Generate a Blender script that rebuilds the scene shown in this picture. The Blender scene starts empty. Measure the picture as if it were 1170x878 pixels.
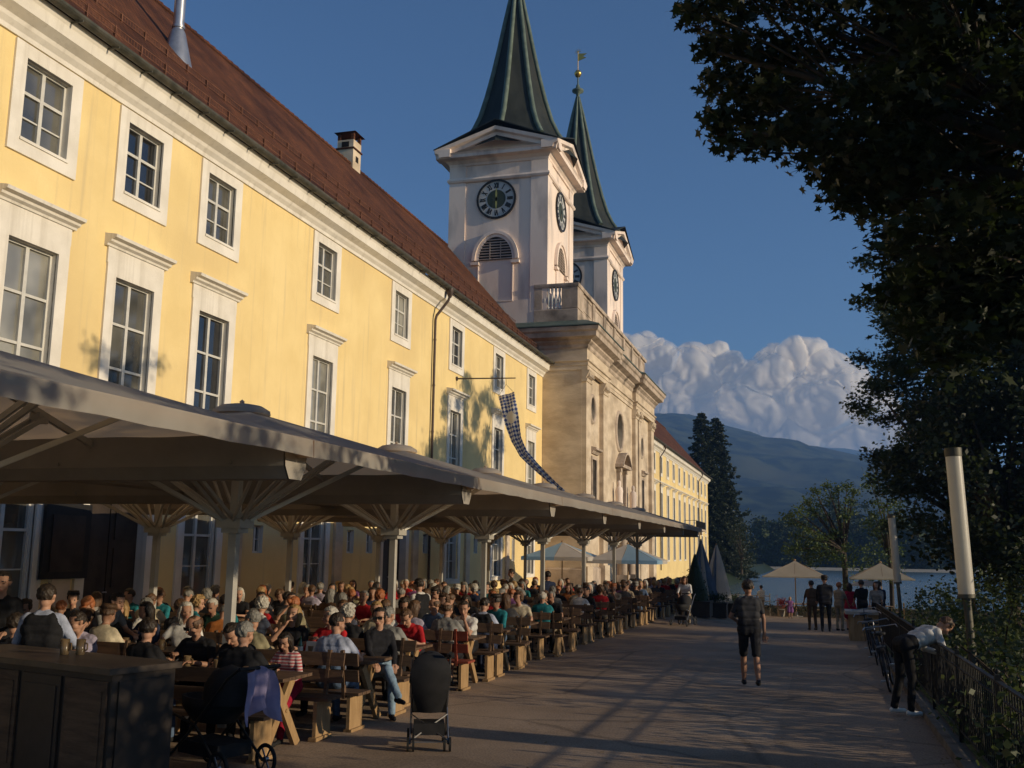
import bpy, bmesh, math, random
import numpy as np
from mathutils import Vector, Matrix, noise
random.seed(7); RNG = np.random.default_rng(7)
SC = bpy.context.scene; COL = SC.collection
R = math.radians
PI = math.pi
# ------------------------------------------------------------------ camera numbers
FPX, CAM_H = 1151.85, 2.1
PITCH, YAW, ROLL = math.atan(189.35/1151.85), 0.290466, 0.0143768
SUN_EL, SUN_AZ = R(13.0), R(95.0)       # azimuth clockwise from +Y
HV = (-math.sin(YAW), math.cos(YAW)); RV = (math.cos(YAW), math.sin(YAW))
def ray(px, py):
    a, b = px-585, 439-py
    c, s = math.cos(ROLL), math.sin(ROLL)
    a, b = a*c-b*s, a*s+b*c
    cp, sp = math.cos(PITCH), math.sin(PITCH)
    return (a*RV[0]+FPX*HV[0]*cp-b*HV[0]*sp, a*RV[1]+FPX*HV[1]*cp-b*HV[1]*sp, b*cp+FPX*sp)
def at(px, py, Y):
    d = ray(px, py); t = Y/d[1]
    return Vector((d[0]*t, Y, CAM_H+d[2]*t))
def sst(a, b, x):
    t = max(0., min(1., (x-a)/(b-a))); return t*t*(3-2*t)
def g(x, y):
    return -.008*y - .032*max(0., y-31)*sst(-6.2, -2.6, x)*(1 if y < 62 else 62/max(y, 62))
# ------------------------------------------------------------------ materials
MATS = {}
def mat(name, c1, c2=None, rough=.7, scale=3., detail=4., bump=0., bscale=None, spec=.3, metal=0., stretch=(1, 1, 1),
        sheen=0., trans=None, wave=None, lo=.35, hi=.65, c3=None, s3=.4, streak=None):
    if name in MATS: return MATS[name]
    m = bpy.data.materials.new(name); m.use_nodes = True; nt = m.node_tree; N = nt.nodes; L = nt.links
    b = N['Principled BSDF']
    b.inputs['Roughness'].default_value = rough; b.inputs['Metallic'].default_value = metal
    b.inputs['Specular IOR Level'].default_value = spec
    if sheen: b.inputs['Sheen Weight'].default_value = sheen
    tc = N.new('ShaderNodeTexCoord'); mp = N.new('ShaderNodeMapping'); L.new(tc.outputs['Object'], mp.inputs[0])
    mp.inputs['Scale'].default_value = stretch
    col = None
    if c2:
        n = N.new('ShaderNodeTexNoise'); n.inputs['Scale'].default_value = scale; n.inputs['Detail'].default_value = detail
        n.inputs['Roughness'].default_value = .6
        L.new(mp.outputs[0], n.inputs['Vector'])
        r = N.new('ShaderNodeValToRGB'); r.color_ramp.elements[0].position = lo; r.color_ramp.elements[1].position = hi
        r.color_ramp.elements[0].color = (*c1, 1); r.color_ramp.elements[1].color = (*c2, 1)
        L.new(n.outputs['Fac'], r.inputs['Fac']); col = r.outputs['Color']
        if c3:
            n3 = N.new('ShaderNodeTexNoise'); n3.inputs['Scale'].default_value = s3; n3.inputs['Detail'].default_value = 6
            L.new(mp.outputs[0], n3.inputs['Vector'])
            r3 = N.new('ShaderNodeValToRGB'); r3.color_ramp.elements[0].position = .5; r3.color_ramp.elements[1].position = .72
            r3.color_ramp.elements[0].color = (0, 0, 0, 1); r3.color_ramp.elements[1].color = (1, 1, 1, 1)
            L.new(n3.outputs['Fac'], r3.inputs['Fac'])
            mx = N.new('ShaderNodeMix'); mx.data_type = 'RGBA'; L.new(r3.outputs['Color'], mx.inputs[0])
            L.new(col, mx.inputs[6]); mx.inputs[7].default_value = (*c3, 1); col = mx.outputs[2]
        if streak:
            ms_ = N.new('ShaderNodeMapping'); ms_.inputs['Scale'].default_value = (5, 5, .22); L.new(tc.outputs['Object'], ms_.inputs[0])
            n4 = N.new('ShaderNodeTexNoise'); n4.inputs['Scale'].default_value = 1.; n4.inputs['Detail'].default_value = 7; L.new(ms_.outputs[0], n4.inputs['Vector'])
            r4 = N.new('ShaderNodeValToRGB'); r4.color_ramp.elements[0].position = .56; r4.color_ramp.elements[1].position = .80
            r4.color_ramp.elements[0].color = (0, 0, 0, 1); r4.color_ramp.elements[1].color = (.75, .75, .75, 1); L.new(n4.outputs['Fac'], r4.inputs['Fac'])
            mx = N.new('ShaderNodeMix'); mx.data_type = 'RGBA'; L.new(r4.outputs['Color'], mx.inputs[0]); L.new(col, mx.inputs[6]); mx.inputs[7].default_value = (*streak, 1); col = mx.outputs[2]
        if wave:
            w = N.new('ShaderNodeTexWave'); w.wave_type = 'BANDS'; w.bands_direction = wave[0]; w.inputs['Scale'].default_value = wave[1]
            w.inputs['Distortion'].default_value = wave[2]; L.new(mp.outputs[0], w.inputs['Vector'])
            mx = N.new('ShaderNodeMix'); mx.data_type = 'RGBA'; L.new(w.outputs['Fac'], mx.inputs[0])
            L.new(col, mx.inputs[6]); mx.inputs[7].default_value = (*wave[3], 1); col = mx.outputs[2]
        L.new(col, b.inputs['Base Color'])
    else: b.inputs['Base Color'].default_value = (*c1, 1)
    if bump:
        nb = N.new('ShaderNodeTexNoise'); nb.inputs['Scale'].default_value = bscale or scale*6; nb.inputs['Detail'].default_value = 5
        L.new(mp.outputs[0], nb.inputs['Vector'])
        bp = N.new('ShaderNodeBump'); bp.inputs['Strength'].default_value = bump; bp.inputs['Distance'].default_value = .03
        L.new(nb.outputs['Fac'], bp.inputs['Height']); L.new(bp.outputs[0], b.inputs['Normal'])
    if trans:   # thin leaves and cloth let light through
        tr = N.new('ShaderNodeBsdfTranslucent'); ms = N.new('ShaderNodeMixShader'); ms.inputs[0].default_value = trans[0]
        tr.inputs['Color'].default_value = (*trans[1], 1)
        L.new(b.outputs[0], ms.inputs[1]); L.new(tr.outputs[0], ms.inputs[2]); L.new(ms.outputs[0], N['Material Output'].inputs['Surface'])
    MATS[name] = m
    return m
M = {}
M['yellow'] = mat('yellow_plaster', (.76, .575, .26), (.84, .65, .31), .85, .6, 6, .12, 14, .2, c3=(.68, .51, .24), s3=.22, streak=(.58, .45, .25))
M['white'] = mat('white_plaster', (.68, .63, .54), (.80, .75, .66), .8, 1.2, 6, .1, 16, .2, streak=(.50, .45, .37))
M['sash'] = mat('white_painted_sash', (.52, .50, .45), (.62, .6, .54), .5, 4, 4)
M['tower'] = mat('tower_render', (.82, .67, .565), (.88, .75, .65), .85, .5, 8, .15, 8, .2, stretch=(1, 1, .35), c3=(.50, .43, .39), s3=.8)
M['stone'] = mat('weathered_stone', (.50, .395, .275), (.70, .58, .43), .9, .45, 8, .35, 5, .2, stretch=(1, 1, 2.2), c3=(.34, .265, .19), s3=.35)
M['stone_trim'] = mat('cornice_stone', (.36, .285, .215), (.57, .46, .36), .9, 1.1, 8, .3, 7, .2, c3=(.13, .105, .08), s3=.7)
M['stone_dark'] = mat('stained_stone', (.16, .12, .09), (.40, .30, .22), .95, 1.6, 8, .4, 8, .2)
M['copper'] = mat('green_copper', (.075, .105, .085), (.14, .18, .145), .55, 1.5, 6, .1, 10, .3)
M['slate'] = mat('dark_spire_copper', (.018, .022, .020), (.036, .040, .035), .62, 1.2, 8, .1, 10, .2, stretch=(1, 1, .3))
M['gold'] = mat('gilding', (.75, .48, .12), rough=.3, metal=.9)
M['louvre'] = mat('louvre_wood', (.38, .30, .25), (.50, .41, .34), .8, 3)
M['black'] = mat('black_paint', (.012, .012, .012), (.022, .021, .02), .45, 4)
M['dial'] = mat('dial_grey', (.42, .43, .42), (.5, .5, .48), .6, 4)
M['dialgreen'] = mat('dial_centre', (.035, .05, .035), (.05, .065, .045), .6, 4)
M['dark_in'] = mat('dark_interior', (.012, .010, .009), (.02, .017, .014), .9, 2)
M['metal'] = mat('galvanised_steel', (.42, .42, .43), (.55, .55, .55), .35, 3, metal=.8)
M['gutter'] = mat('weathered_gutter', (.06, .06, .045), (.12, .11, .085), .55, 3, metal=.3)
M['pipe'] = mat('brown_downpipe', (.05, .032, .024), (.09, .06, .045), .5, 3)
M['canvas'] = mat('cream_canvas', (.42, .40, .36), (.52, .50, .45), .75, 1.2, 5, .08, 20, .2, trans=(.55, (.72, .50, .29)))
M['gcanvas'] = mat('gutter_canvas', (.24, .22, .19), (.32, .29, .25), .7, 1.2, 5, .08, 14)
M['alu'] = mat('pale_aluminium', (.40, .38, .34), (.48, .46, .41), .45, 3, metal=.2)
M['wood'] = mat('dark_bench_wood', (.070, .042, .026), (.14, .085, .05), .6, 2.5, 6, .15, 20, stretch=(1, 7, 7))
M['pine'] = mat('light_pine', (.27, .165, .075), (.38, .25, .125), .55, 3, 6, .1, 20, stretch=(6, 6, 1))
M['wood_red'] = mat('red_bench_wood', (.20, .04, .025), (.28, .07, .04), .5, 3, 5, .1, 20, stretch=(1, 7, 7))
M['iron'] = mat('black_iron', (.010, .010, .010), (.02, .019, .018), .5, 8)
M['lamp'] = mat('frosted_lamp_tube', (.60, .56, .48), (.68, .64, .56), .35, 2, spec=.5, trans=(.35, (.8, .76, .66)))
M['bark'] = mat('tree_bark', (.035, .028, .022), (.08, .062, .045), .95, 3, 6, .6, 12, stretch=(1, 1, .25))
def leafmat(n, a, b, t): return mat(n, a, b, .55, .6, 3, 0, None, .35, trans=(.24, t))
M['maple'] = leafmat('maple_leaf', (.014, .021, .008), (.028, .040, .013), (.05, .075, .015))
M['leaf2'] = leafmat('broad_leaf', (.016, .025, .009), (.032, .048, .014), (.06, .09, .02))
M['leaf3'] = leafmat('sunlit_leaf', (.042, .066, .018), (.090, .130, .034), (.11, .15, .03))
M['needle'] = leafmat('conifer_needle', (.012, .020, .009), (.028, .040, .016), (.04, .06, .02))
M['shrub'] = leafmat('shrub_leaf', (.022, .034, .010), (.048, .068, .020), (.12, .16, .04))
M['hedge'] = leafmat('hedge_leaf', (.018, .030, .012), (.035, .055, .02), (.04, .06, .02))
M['far_wood'] = mat('far_wood_leaf', (.032, .046, .020), (.060, .078, .03), .9, .12, 4)
M['red_flower'] = leafmat('red_blossom', (.35, .03, .02), (.5, .06, .03), (.4, .05, .03))
M['bluecloth'] = mat('pale_blue_parasol_cloth', (.30, .50, .68), (.38, .58, .75), .8, 2, trans=(.5, (.45, .68, .88)))
M['whitecloth'] = mat('white_parasol_cloth', (.62, .58, .52), (.72, .68, .62), .8, 2, trans=(.45, (.8, .72, .6)))
M['creamcloth'] = mat('cream_parasol_cloth', (.55, .49, .38), (.64, .58, .46), .8, 2, trans=(.5, (.75, .66, .48)))
M['counter'] = mat('dark_counter_panel', (.030, .022, .017), (.055, .04, .03), .5, 2, 6, .1, 10)
M['countertop'] = mat('worn_counter_top', (.060, .045, .034), (.10, .075, .055), .4, 3, 6)
M['concrete'] = mat('pale_concrete', (.34, .30, .25), (.46, .42, .36), .9, 2, 6, .2, 20)
M['glassy'] = mat('drinking_glass', (.22, .16, .09), rough=.08, spec=.8, trans=(.4, (.6, .42, .2)))
M['beer'] = mat('amber_beer', (.45, .22, .03), rough=.15, trans=(.5, (.7, .35, .05)))
M['china'] = mat('white_china', (.75, .73, .68), rough=.25, spec=.5)
M['paper'] = mat('white_paper', (.72, .70, .64), rough=.8)
M['wicker'] = mat('wicker', (.35, .20, .09), (.5, .32, .15), .7, 20)
M['chrome'] = mat('stroller_tube', (.32, .32, .33), rough=.3, metal=.9)
M['blackcloth'] = mat('black_stroller_cloth', (.010, .010, .011), (.02, .019, .02), .8, 6)
M['rubber'] = mat('black_rubber', (.012, .012, .012), rough=.7)
M['lilac'] = mat('lilac_cloth', (.22, .19, .31), (.30, .26, .40), .85, 5)
# ---- roof tiles: rows of small tiles, with mottled colour and bump
def tile_mat():
    m = bpy.data.materials.new('clay_roof_tiles'); m.use_nodes = True; nt = m.node_tree; N = nt.nodes; L = nt.links; b = N['Principled BSDF']
    b.inputs['Roughness'].default_value = .85; b.inputs['Specular IOR Level'].default_value = .2
    tc = N.new('ShaderNodeTexCoord'); sp = N.new('ShaderNodeSeparateXYZ'); L.new(tc.outputs['Object'], sp.inputs[0])
    cb = N.new('ShaderNodeCombineXYZ'); L.new(sp.outputs['Y'], cb.inputs['X']); L.new(sp.outputs['Z'], cb.inputs['Y'])
    br = N.new('ShaderNodeTexBrick'); L.new(cb.outputs[0], br.inputs['Vector']); br.inputs['Scale'].default_value = 1
    br.inputs['Brick Width'].default_value = .22; br.inputs['Row Height'].default_value = .17; br.inputs['Mortar Size'].default_value = .012
    br.inputs['Color1'].default_value = (.120, .046, .021, 1); br.inputs['Color2'].default_value = (.075, .031, .017, 1)
    br.inputs['Mortar'].default_value = (.025, .011, .008, 1); br.inputs['Bias'].default_value = 0
    n = N.new('ShaderNodeTexNoise'); n.inputs['Scale'].default_value = .5; n.inputs['Detail'].default_value = 8; L.new(tc.outputs['Object'], n.inputs[0])
    r = N.new('ShaderNodeValToRGB'); r.color_ramp.elements[0].position = .3; r.color_ramp.elements[1].position = .7
    r.color_ramp.elements[0].color = (.55, .5, .5, 1); r.color_ramp.elements[1].color = (1.5, 1.45, 1.3, 1); L.new(n.outputs['Fac'], r.inputs[0])
    mx = N.new('ShaderNodeMix'); mx.data_type = 'RGBA'; mx.blend_type = 'MULTIPLY'; mx.inputs[0].default_value = 1
    L.new(br.outputs['Color'], mx.inputs[6]); L.new(r.outputs[0], mx.inputs[7]); L.new(mx.outputs[2], b.inputs['Base Color'])
    bp = N.new('ShaderNodeBump'); bp.inputs['Strength'].default_value = .7; bp.inputs['Distance'].default_value = .03; bp.invert = True
    L.new(br.outputs['Fac'], bp.inputs['Height']); L.new(bp.outputs[0], b.inputs['Normal'])
    return m
M['tiles'] = tile_mat()
def pane_mat(name, base, rough):
    m = bpy.data.materials.new(name); m.use_nodes = True; nt = m.node_tree; N = nt.nodes; L = nt.links; b = N['Principled BSDF']
    b.inputs['Roughness'].default_value = rough; b.inputs['Specular IOR Level'].default_value = .9; b.inputs['IOR'].default_value = 1.7
    oi = N.new('ShaderNodeObjectInfo'); tc = N.new('ShaderNodeTexCoord')
    n = N.new('ShaderNodeTexNoise'); n.inputs['Scale'].default_value = .9; n.inputs['Detail'].default_value = 2
    va = N.new('ShaderNodeVectorMath'); va.operation = 'ADD'; L.new(tc.outputs['Object'], va.inputs[0]); L.new(oi.outputs['Location'], va.inputs[1])
    L.new(va.outputs[0], n.inputs['Vector'])
    r = N.new('ShaderNodeValToRGB'); r.color_ramp.elements[0].position = .35; r.color_ramp.elements[1].position = .65
    r.color_ramp.elements[0].color = (*[v*.5 for v in base], 1); r.color_ramp.elements[1].color = (*[v*1.3 for v in base], 1)
    L.new(n.outputs['Fac'], r.inputs[0]); L.new(r.outputs[0], b.inputs['Base Color'])
    bp = N.new('ShaderNodeBump'); bp.inputs['Strength'].default_value = .08; bp.inputs['Distance'].default_value = .02
    L.new(n.outputs['Fac'], bp.inputs['Height']); L.new(bp.outputs[0], b.inputs['Normal'])
    return m
M['pane'] = pane_mat('window_glass', (.105, .10, .082), .06)
M['pane_curtain'] = pane_mat('curtained_glass', (.26, .25, .21), .12)
M['pane_dark'] = pane_mat('unlit_glass', (.02, .02, .02), .08)
# ------------------------------------------------------------------ mesh builder
ORI = {}
class MB:
    def __init__(s): s.v = []; s.f = []; s.m = []; s.sm = []
    def add(s, vs, fs, mi=0, smooth=False):
        o = len(s.v); s.v += [tuple(v) for v in vs]; s.f += [tuple(i+o for i in f) for f in fs]
        s.m += [mi]*len(fs); s.sm += [smooth]*len(fs)
    def box(s, x0, x1, y0, y1, z0, z1, mi=0):
        s.add([(x0, y0, z0), (x1, y0, z0), (x1, y1, z0), (x0, y1, z0), (x0, y0, z1), (x1, y0, z1), (x1, y1, z1), (x0, y1, z1)],
              [(0, 3, 2, 1), (4, 5, 6, 7), (0, 1, 5, 4), (1, 2, 6, 5), (2, 3, 7, 6), (3, 0, 4, 7)], mi)
    def obox(s, c, dx, dy, dz, mi=0):     # centre and three half-axis vectors
        c, dx, dy, dz = map(Vector, (c, dx, dy, dz))
        s.add([c-dx-dy-dz, c+dx-dy-dz, c+dx+dy-dz, c-dx+dy-dz, c-dx-dy+dz, c+dx-dy+dz, c+dx+dy+dz, c-dx+dy+dz],
              [(0, 3, 2, 1), (4, 5, 6, 7), (0, 1, 5, 4), (1, 2, 6, 5), (2, 3, 7, 6), (3, 0, 4, 7)], mi)
    def bar(s, a, b, w, h, mi=0):          # rectangular bar from a to b
        a, b = Vector(a), Vector(b); d = (b-a); L_ = d.length; d = d/L_
        up = Vector((0, 0, 1)) if abs(d.z) < .95 else Vector((1, 0, 0))
        x = d.cross(up).normalized(); y = x.cross(d)
        s.obox((a+b)/2, x*w/2, d*L_/2, y*h/2, mi)
    def tube(s, a, b, r0, r1=None, n=8, mi=0, smooth=True, cap=True):
        r1 = r0 if r1 is None else r1
        a, b = Vector(a), Vector(b); d = (b-a).normalized()
        up = Vector((0, 0, 1)) if abs(d.z) < .95 else Vector((1, 0, 0))
        x = d.cross(up).normalized(); y = d.cross(x)
        vs = []
        for p, r in ((a, r0), (b, r1)):
            for i in range(n):
                t = 2*PI*i/n; vs.append(p+x*r*math.cos(t)+y*r*math.sin(t))
        s.add(vs, [(i, (i+1) % n, n+(i+1) % n, n+i) for i in range(n)], mi, smooth)
        if cap: s.add(vs[:n], [tuple(range(n-1, -1, -1))], mi); s.add(vs[n:], [tuple(range(n))], mi)
    def path(s, pts, r, n=7, mi=0):
        for i in range(len(pts)-1):
            ra = r[i] if isinstance(r, (list, tuple)) else r; rb = r[i+1] if isinstance(r, (list, tuple)) else r
            s.tube(pts[i], pts[i+1], ra, rb, n, mi)
    def lathe(s, prof, n=16, c=(0, 0, 0), mi=0, smooth=True):   # prof: (radius, z)
        vs = []
        for r, z in prof:
            for i in range(n):
                t = 2*PI*i/n; vs.append((c[0]+r*math.cos(t), c[1]+r*math.sin(t), c[2]+z))
        fs = []
        for k in range(len(prof)-1):
            for i in range(n):
                j = (i+1) % n; fs.append((k*n+i, k*n+j, (k+1)*n+j, (k+1)*n+i))
        s.add(vs, fs, mi, smooth)
    def sweep(s, prof, pts, mi=0, closed=False, mats=None):
        """extrude an outline prof [(out, z)] along horizontal polyline pts; out is to the right of travel; mitred"""
        P = [Vector((p[0], p[1])) for p in pts]; n = len(P); rings = []
        for i in range(n):
            if closed: a, b = P[i-1], P[(i+1) % n]
            else: a, b = (P[i-1] if i else None), (P[i+1] if i < n-1 else None)
            d0 = (P[i]-a).normalized() if a is not None else None; d1 = (b-P[i]).normalized() if b is not None else None
            if d0 is None: d0 = d1
            if d1 is None: d1 = d0
            n0 = Vector((d0.y, -d0.x)); n1 = Vector((d1.y, -d1.x)); nn = (n0+n1); nn = nn/max(1e-6, nn.dot(n0))
            rings.append([(P[i].x+nn.x*o, P[i].y+nn.y*o, z) for o, z in prof])
        k = len(prof); vs = [v for r_ in rings for v in r_]; fs = []
        m = n if closed else n-1
        for i in range(m):
            j = (i+1) % n
            for q in range(k):
                w = (q+1) % k; fs.append((i*k+q, i*k+w, j*k+w, j*k+q))
        s.add(vs, fs, mi)
        if not closed: s.add(rings[0], [tuple(range(k-1, -1, -1))], mi); s.add(rings[-1], [tuple(range(k))], mi)
    def build(s, name, mats, parent=None, loc=None, fix=True):
        me = bpy.data.meshes.new(name)
        base = Vector(ORI.get(parent.name, (0, 0, 0))) if parent else Vector(loc or (0, 0, 0))
        me.from_pydata([(x-base[0], y-base[1], z-base[2]) for x, y, z in s.v], [], s.f)
        if not isinstance(mats, (list, tuple)): mats = [mats]
        for m in mats: me.materials.append(m)
        me.polygons.foreach_set('material_index', s.m); me.polygons.foreach_set('use_smooth', s.sm)
        if fix and len(s.f) < 60000:
            bm = bmesh.new(); bm.from_mesh(me); bmesh.ops.recalc_face_normals(bm, faces=bm.faces); bm.to_mesh(me); bm.free()
        me.update()
        o = bpy.data.objects.new(name, me); COL.objects.link(o)
        if parent: o.parent = parent; ORI[o.name] = tuple(base)
        else: o.location = base; ORI[o.name] = tuple(base)
        return o
def tag(o, label, cat, group=None):
    o['label'] = label; o['category'] = cat
    if group: o['group'] = group
    return o
def struct(o): o['kind'] = 'structure'; return o
def stuff(o, label=None, cat=None):
    o['kind'] = 'stuff'
    if label: o['label'] = label; o['category'] = cat
    return o
def thing(name, loc, label, cat, group=None):
    o = bpy.data.objects.new(name, None); o.empty_display_size = .2; COL.objects.link(o); o.location = loc; ORI[o.name] = tuple(loc)
    return tag(o, label, cat, group)
def copy_tree(o, parent=None, loc=None, rz=None):
    c = o.copy(); COL.objects.link(c)
    if parent: c.parent = parent
    for ch in list(o.children): copy_tree(ch, c)
    if loc is not None: c.location = loc
    if rz is not None: c.rotation_euler[2] = rz
    return c
def wall_holes(mb, X, y0, y1, z0, z1, holes, depth=.28, mi=0, mir=0):
    """wall facing +X with rectangular openings (ya, yb, za, zb) and their reveals"""
    ys = sorted({y0, y1, *[h[0] for h in holes], *[h[1] for h in holes]}); zs = sorted({z0, z1, *[h[2] for h in holes], *[h[3] for h in holes]})
    ys = [y for y in ys if y0 <= y <= y1]; zs = [z for z in zs if z0 <= z <= z1]
    for i in range(len(ys)-1):
        for j in range(len(zs)-1):
            cy, cz = (ys[i]+ys[i+1])/2, (zs[j]+zs[j+1])/2
            if any(h[0] < cy < h[1] and h[2] < cz < h[3] for h in holes): continue
            mb.add([(X, ys[i], zs[j]), (X, ys[i+1], zs[j]), (X, ys[i+1], zs[j+1]), (X, ys[i], zs[j+1])], [(0, 1, 2, 3)], mi)
    for a, b, c, d in holes:
        q = [(a, c), (b, c), (b, d), (a, d)]
        for k in range(4):
            p, r_ = q[k], q[(k+1) % 4]
            mb.add([(X, *p), (X-depth, *p), (X-depth, *r_), (X, *r_)], [(0, 1, 2, 3)], mir)
def blob_quads(cs, per, size, squash=1., rnd=RNG, updown=0.):
    """leaf quads scattered through blobs cs [(x,y,z,r)]; returns verts, faces"""
    V = []
    for (x, y, z, r) in cs:
        n = max(3, int(per*r*r))
        d = rnd.normal(size=(n, 3)); d /= np.linalg.norm(d, axis=1)[:, None]
        rad = r*(rnd.random(n)**.45)[:, None]*(1+.25*rnd.normal(size=(n, 1)))
        p = np.array([x, y, z])+d*rad*np.array([1, 1, squash])
        a = rnd.normal(size=(n, 3)); a[:, 2] *= .6; a /= np.linalg.norm(a, axis=1)[:, None]
        b = np.cross(a, rnd.normal(size=(n, 3))); b /= np.linalg.norm(b, axis=1)[:, None]
        s = size*(.6+.8*rnd.random(n))[:, None]
        V.append(np.stack([p-a*s*.5, p+b*s*.32, p+a*s*.5, p-b*s*.32], 1))
    V = np.concatenate(V).reshape(-1, 3); k = len(V)//4
    return V, np.arange(k*4).reshape(-1, 4)
def maple_leaves(cs, per, size, rnd=RNG):
    """five-lobed leaves, mostly hanging flat"""
    out = [(0, -.5), (.12, -.12), (.42, -.30), (.30, .0), (.56, .16), (.26, .20), (.16, .34), (0, .62)]
    out = out+[(-x, y) for x, y in reversed(out[1:-1])]
    out = np.array(out); n_o = len(out); V = []
    for (x, y, z, r) in cs:
        n = max(3, int(per*r*r))
        d = rnd.normal(size=(n, 3)); d /= np.linalg.norm(d, axis=1)[:, None]
        rad = r*(rnd.random(n)**.5)[:, None]*(1+.2*rnd.normal(size=(n, 1)))
        p = np.array([x, y, z])+d*rad*np.array([1, 1, .62])
        nrm = rnd.normal(size=(n, 3))*.75; nrm[:, 2] += 1.; nrm /= np.linalg.norm(nrm, axis=1)[:, None]
        a = np.cross(nrm, rnd.normal(size=(n, 3))); a /= np.linalg.norm(a, axis=1)[:, None]; b = np.cross(nrm, a)
        s = size*(.6+.7*rnd.random(n))
        V.append(p[:, None, :]+(a[:, None, :]*out[None, :, :1]+b[:, None, :]*out[None, :, 1:])*s[:, None, None])
    V = np.concatenate(V).reshape(-1, 3); k = len(V)//n_o
    return V, np.arange(k*n_o).reshape(-1, n_o)
def np_mesh(name, V, Fc, m, parent=None, loc=(0, 0, 0)):
    me = bpy.data.meshes.new(name); base = np.array(ORI[parent.name] if parent else loc)
    n = Fc.shape[1]; V = V-base
    me.vertices.add(len(V)); me.vertices.foreach_set('co', V.astype(np.float32).ravel())
    me.loops.add(Fc.size); me.loops.foreach_set('vertex_index', Fc.astype(np.int32).ravel())
    me.polygons.add(len(Fc)); me.polygons.foreach_set('loop_start', np.arange(0, Fc.size, n, dtype=np.int32))
    me.update(calc_edges=True); me.materials.append(m)
    o = bpy.data.objects.new(name, me); COL.objects.link(o)
    if parent: o.parent = parent
    else: o.location = base
    ORI[o.name] = tuple(base)
    return o
# ================================================================== camera, world, sun, haze
cam = bpy.data.cameras.new('camera'); co = bpy.data.objects.new('camera', cam); COL.objects.link(co); SC.camera = co
cam.sensor_width = 36; cam.sensor_fit = 'HORIZONTAL'; cam.lens = FPX/1170*36; cam.clip_end = 30000; cam.clip_start = .1
fw = Vector((HV[0]*math.cos(PITCH), HV[1]*math.cos(PITCH), math.sin(PITCH)))
up = Vector((-HV[0]*math.sin(PITCH), -HV[1]*math.sin(PITCH), math.cos(PITCH))); rt = Vector((RV[0], RV[1], 0))
c_, s_ = math.cos(ROLL), math.sin(ROLL)
cr = rt*c_+up*s_; cu = up*c_-rt*s_
mw = Matrix((cr, cu, -fw)).transposed().to_4x4(); mw.translation = (0, 0, CAM_H); co.matrix_world = mw
w = bpy.data.worlds.new('World'); SC.world = w; w.use_nodes = True; nt = w.node_tree
bg = nt.nodes['Background']; sk = nt.nodes.new('ShaderNodeTexSky'); sk.sky_type = 'NISHITA'; sk.sun_disc = False
sk.sun_elevation = SUN_EL; sk.sun_rotation = SUN_AZ; sk.altitude = 700; sk.air_density = 1.0; sk.dust_density = .7; sk.ozone_density = 3.5
mxs = nt.nodes.new('ShaderNodeMix'); mxs.data_type = 'RGBA'; mxs.blend_type = 'MULTIPLY'; mxs.inputs[0].default_value = 1; mxs.inputs[7].default_value = (.88, 1.0, 1.12, 1)
nt.links.new(sk.outputs[0], mxs.inputs[6]); nt.links.new(mxs.outputs[2], bg.inputs['Color']); bg.inputs['Strength'].default_value = .071
SD = Vector((math.sin(SUN_AZ)*math.cos(SUN_EL), math.cos(SUN_AZ)*math.cos(SUN_EL), math.sin(SUN_EL)))
sl = bpy.data.lights.new('sun', 'SUN'); so = bpy.data.objects.new('sun', sl); COL.objects.link(so)
sl.energy = 4.6; sl.angle = R(.53); sl.color = (1, .82, .57); so.rotation_euler = SD.to_track_quat('Z', 'Y').to_euler(); so.location = (60, -5, 40)
vs = SC.view_settings; vs.view_transform = 'Standard'; vs.look = 'None'; vs.exposure = .42; vs.gamma = 1
SC.render.engine = 'CYCLES'
cy = SC.cycles; cy.max_bounces = 5; cy.diffuse_bounces = 3; cy.glossy_bounces = 2; cy.transmission_bounces = 3; cy.volume_bounces = 0; cy.transparent_max_bounces = 8
cy.caustics_reflective = False; cy.caustics_refractive = False
# ---- haze
hz = MB(); hz.box(-3600, 3600, -150, 5200, -9, 470)
hm = bpy.data.materials.new('valley_haze'); hm.use_nodes = True; hn = hm.node_tree
for n in list(hn.nodes): hn.nodes.remove(n)
ho = hn.nodes.new('ShaderNodeOutputMaterial'); hv = hn.nodes.new('ShaderNodeVolumePrincipled')
hv.inputs['Color'].default_value = (.25, .50, 1, 1); hv.inputs['Density'].default_value = .00030; hv.inputs['Anisotropy'].default_value = .2
hn.links.new(hv.outputs[0], ho.inputs['Volume'])
ho_ = hz.build('haze', hm); stuff(ho_, 'thin blue evening haze filling the valley over the lake', 'haze')
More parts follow.
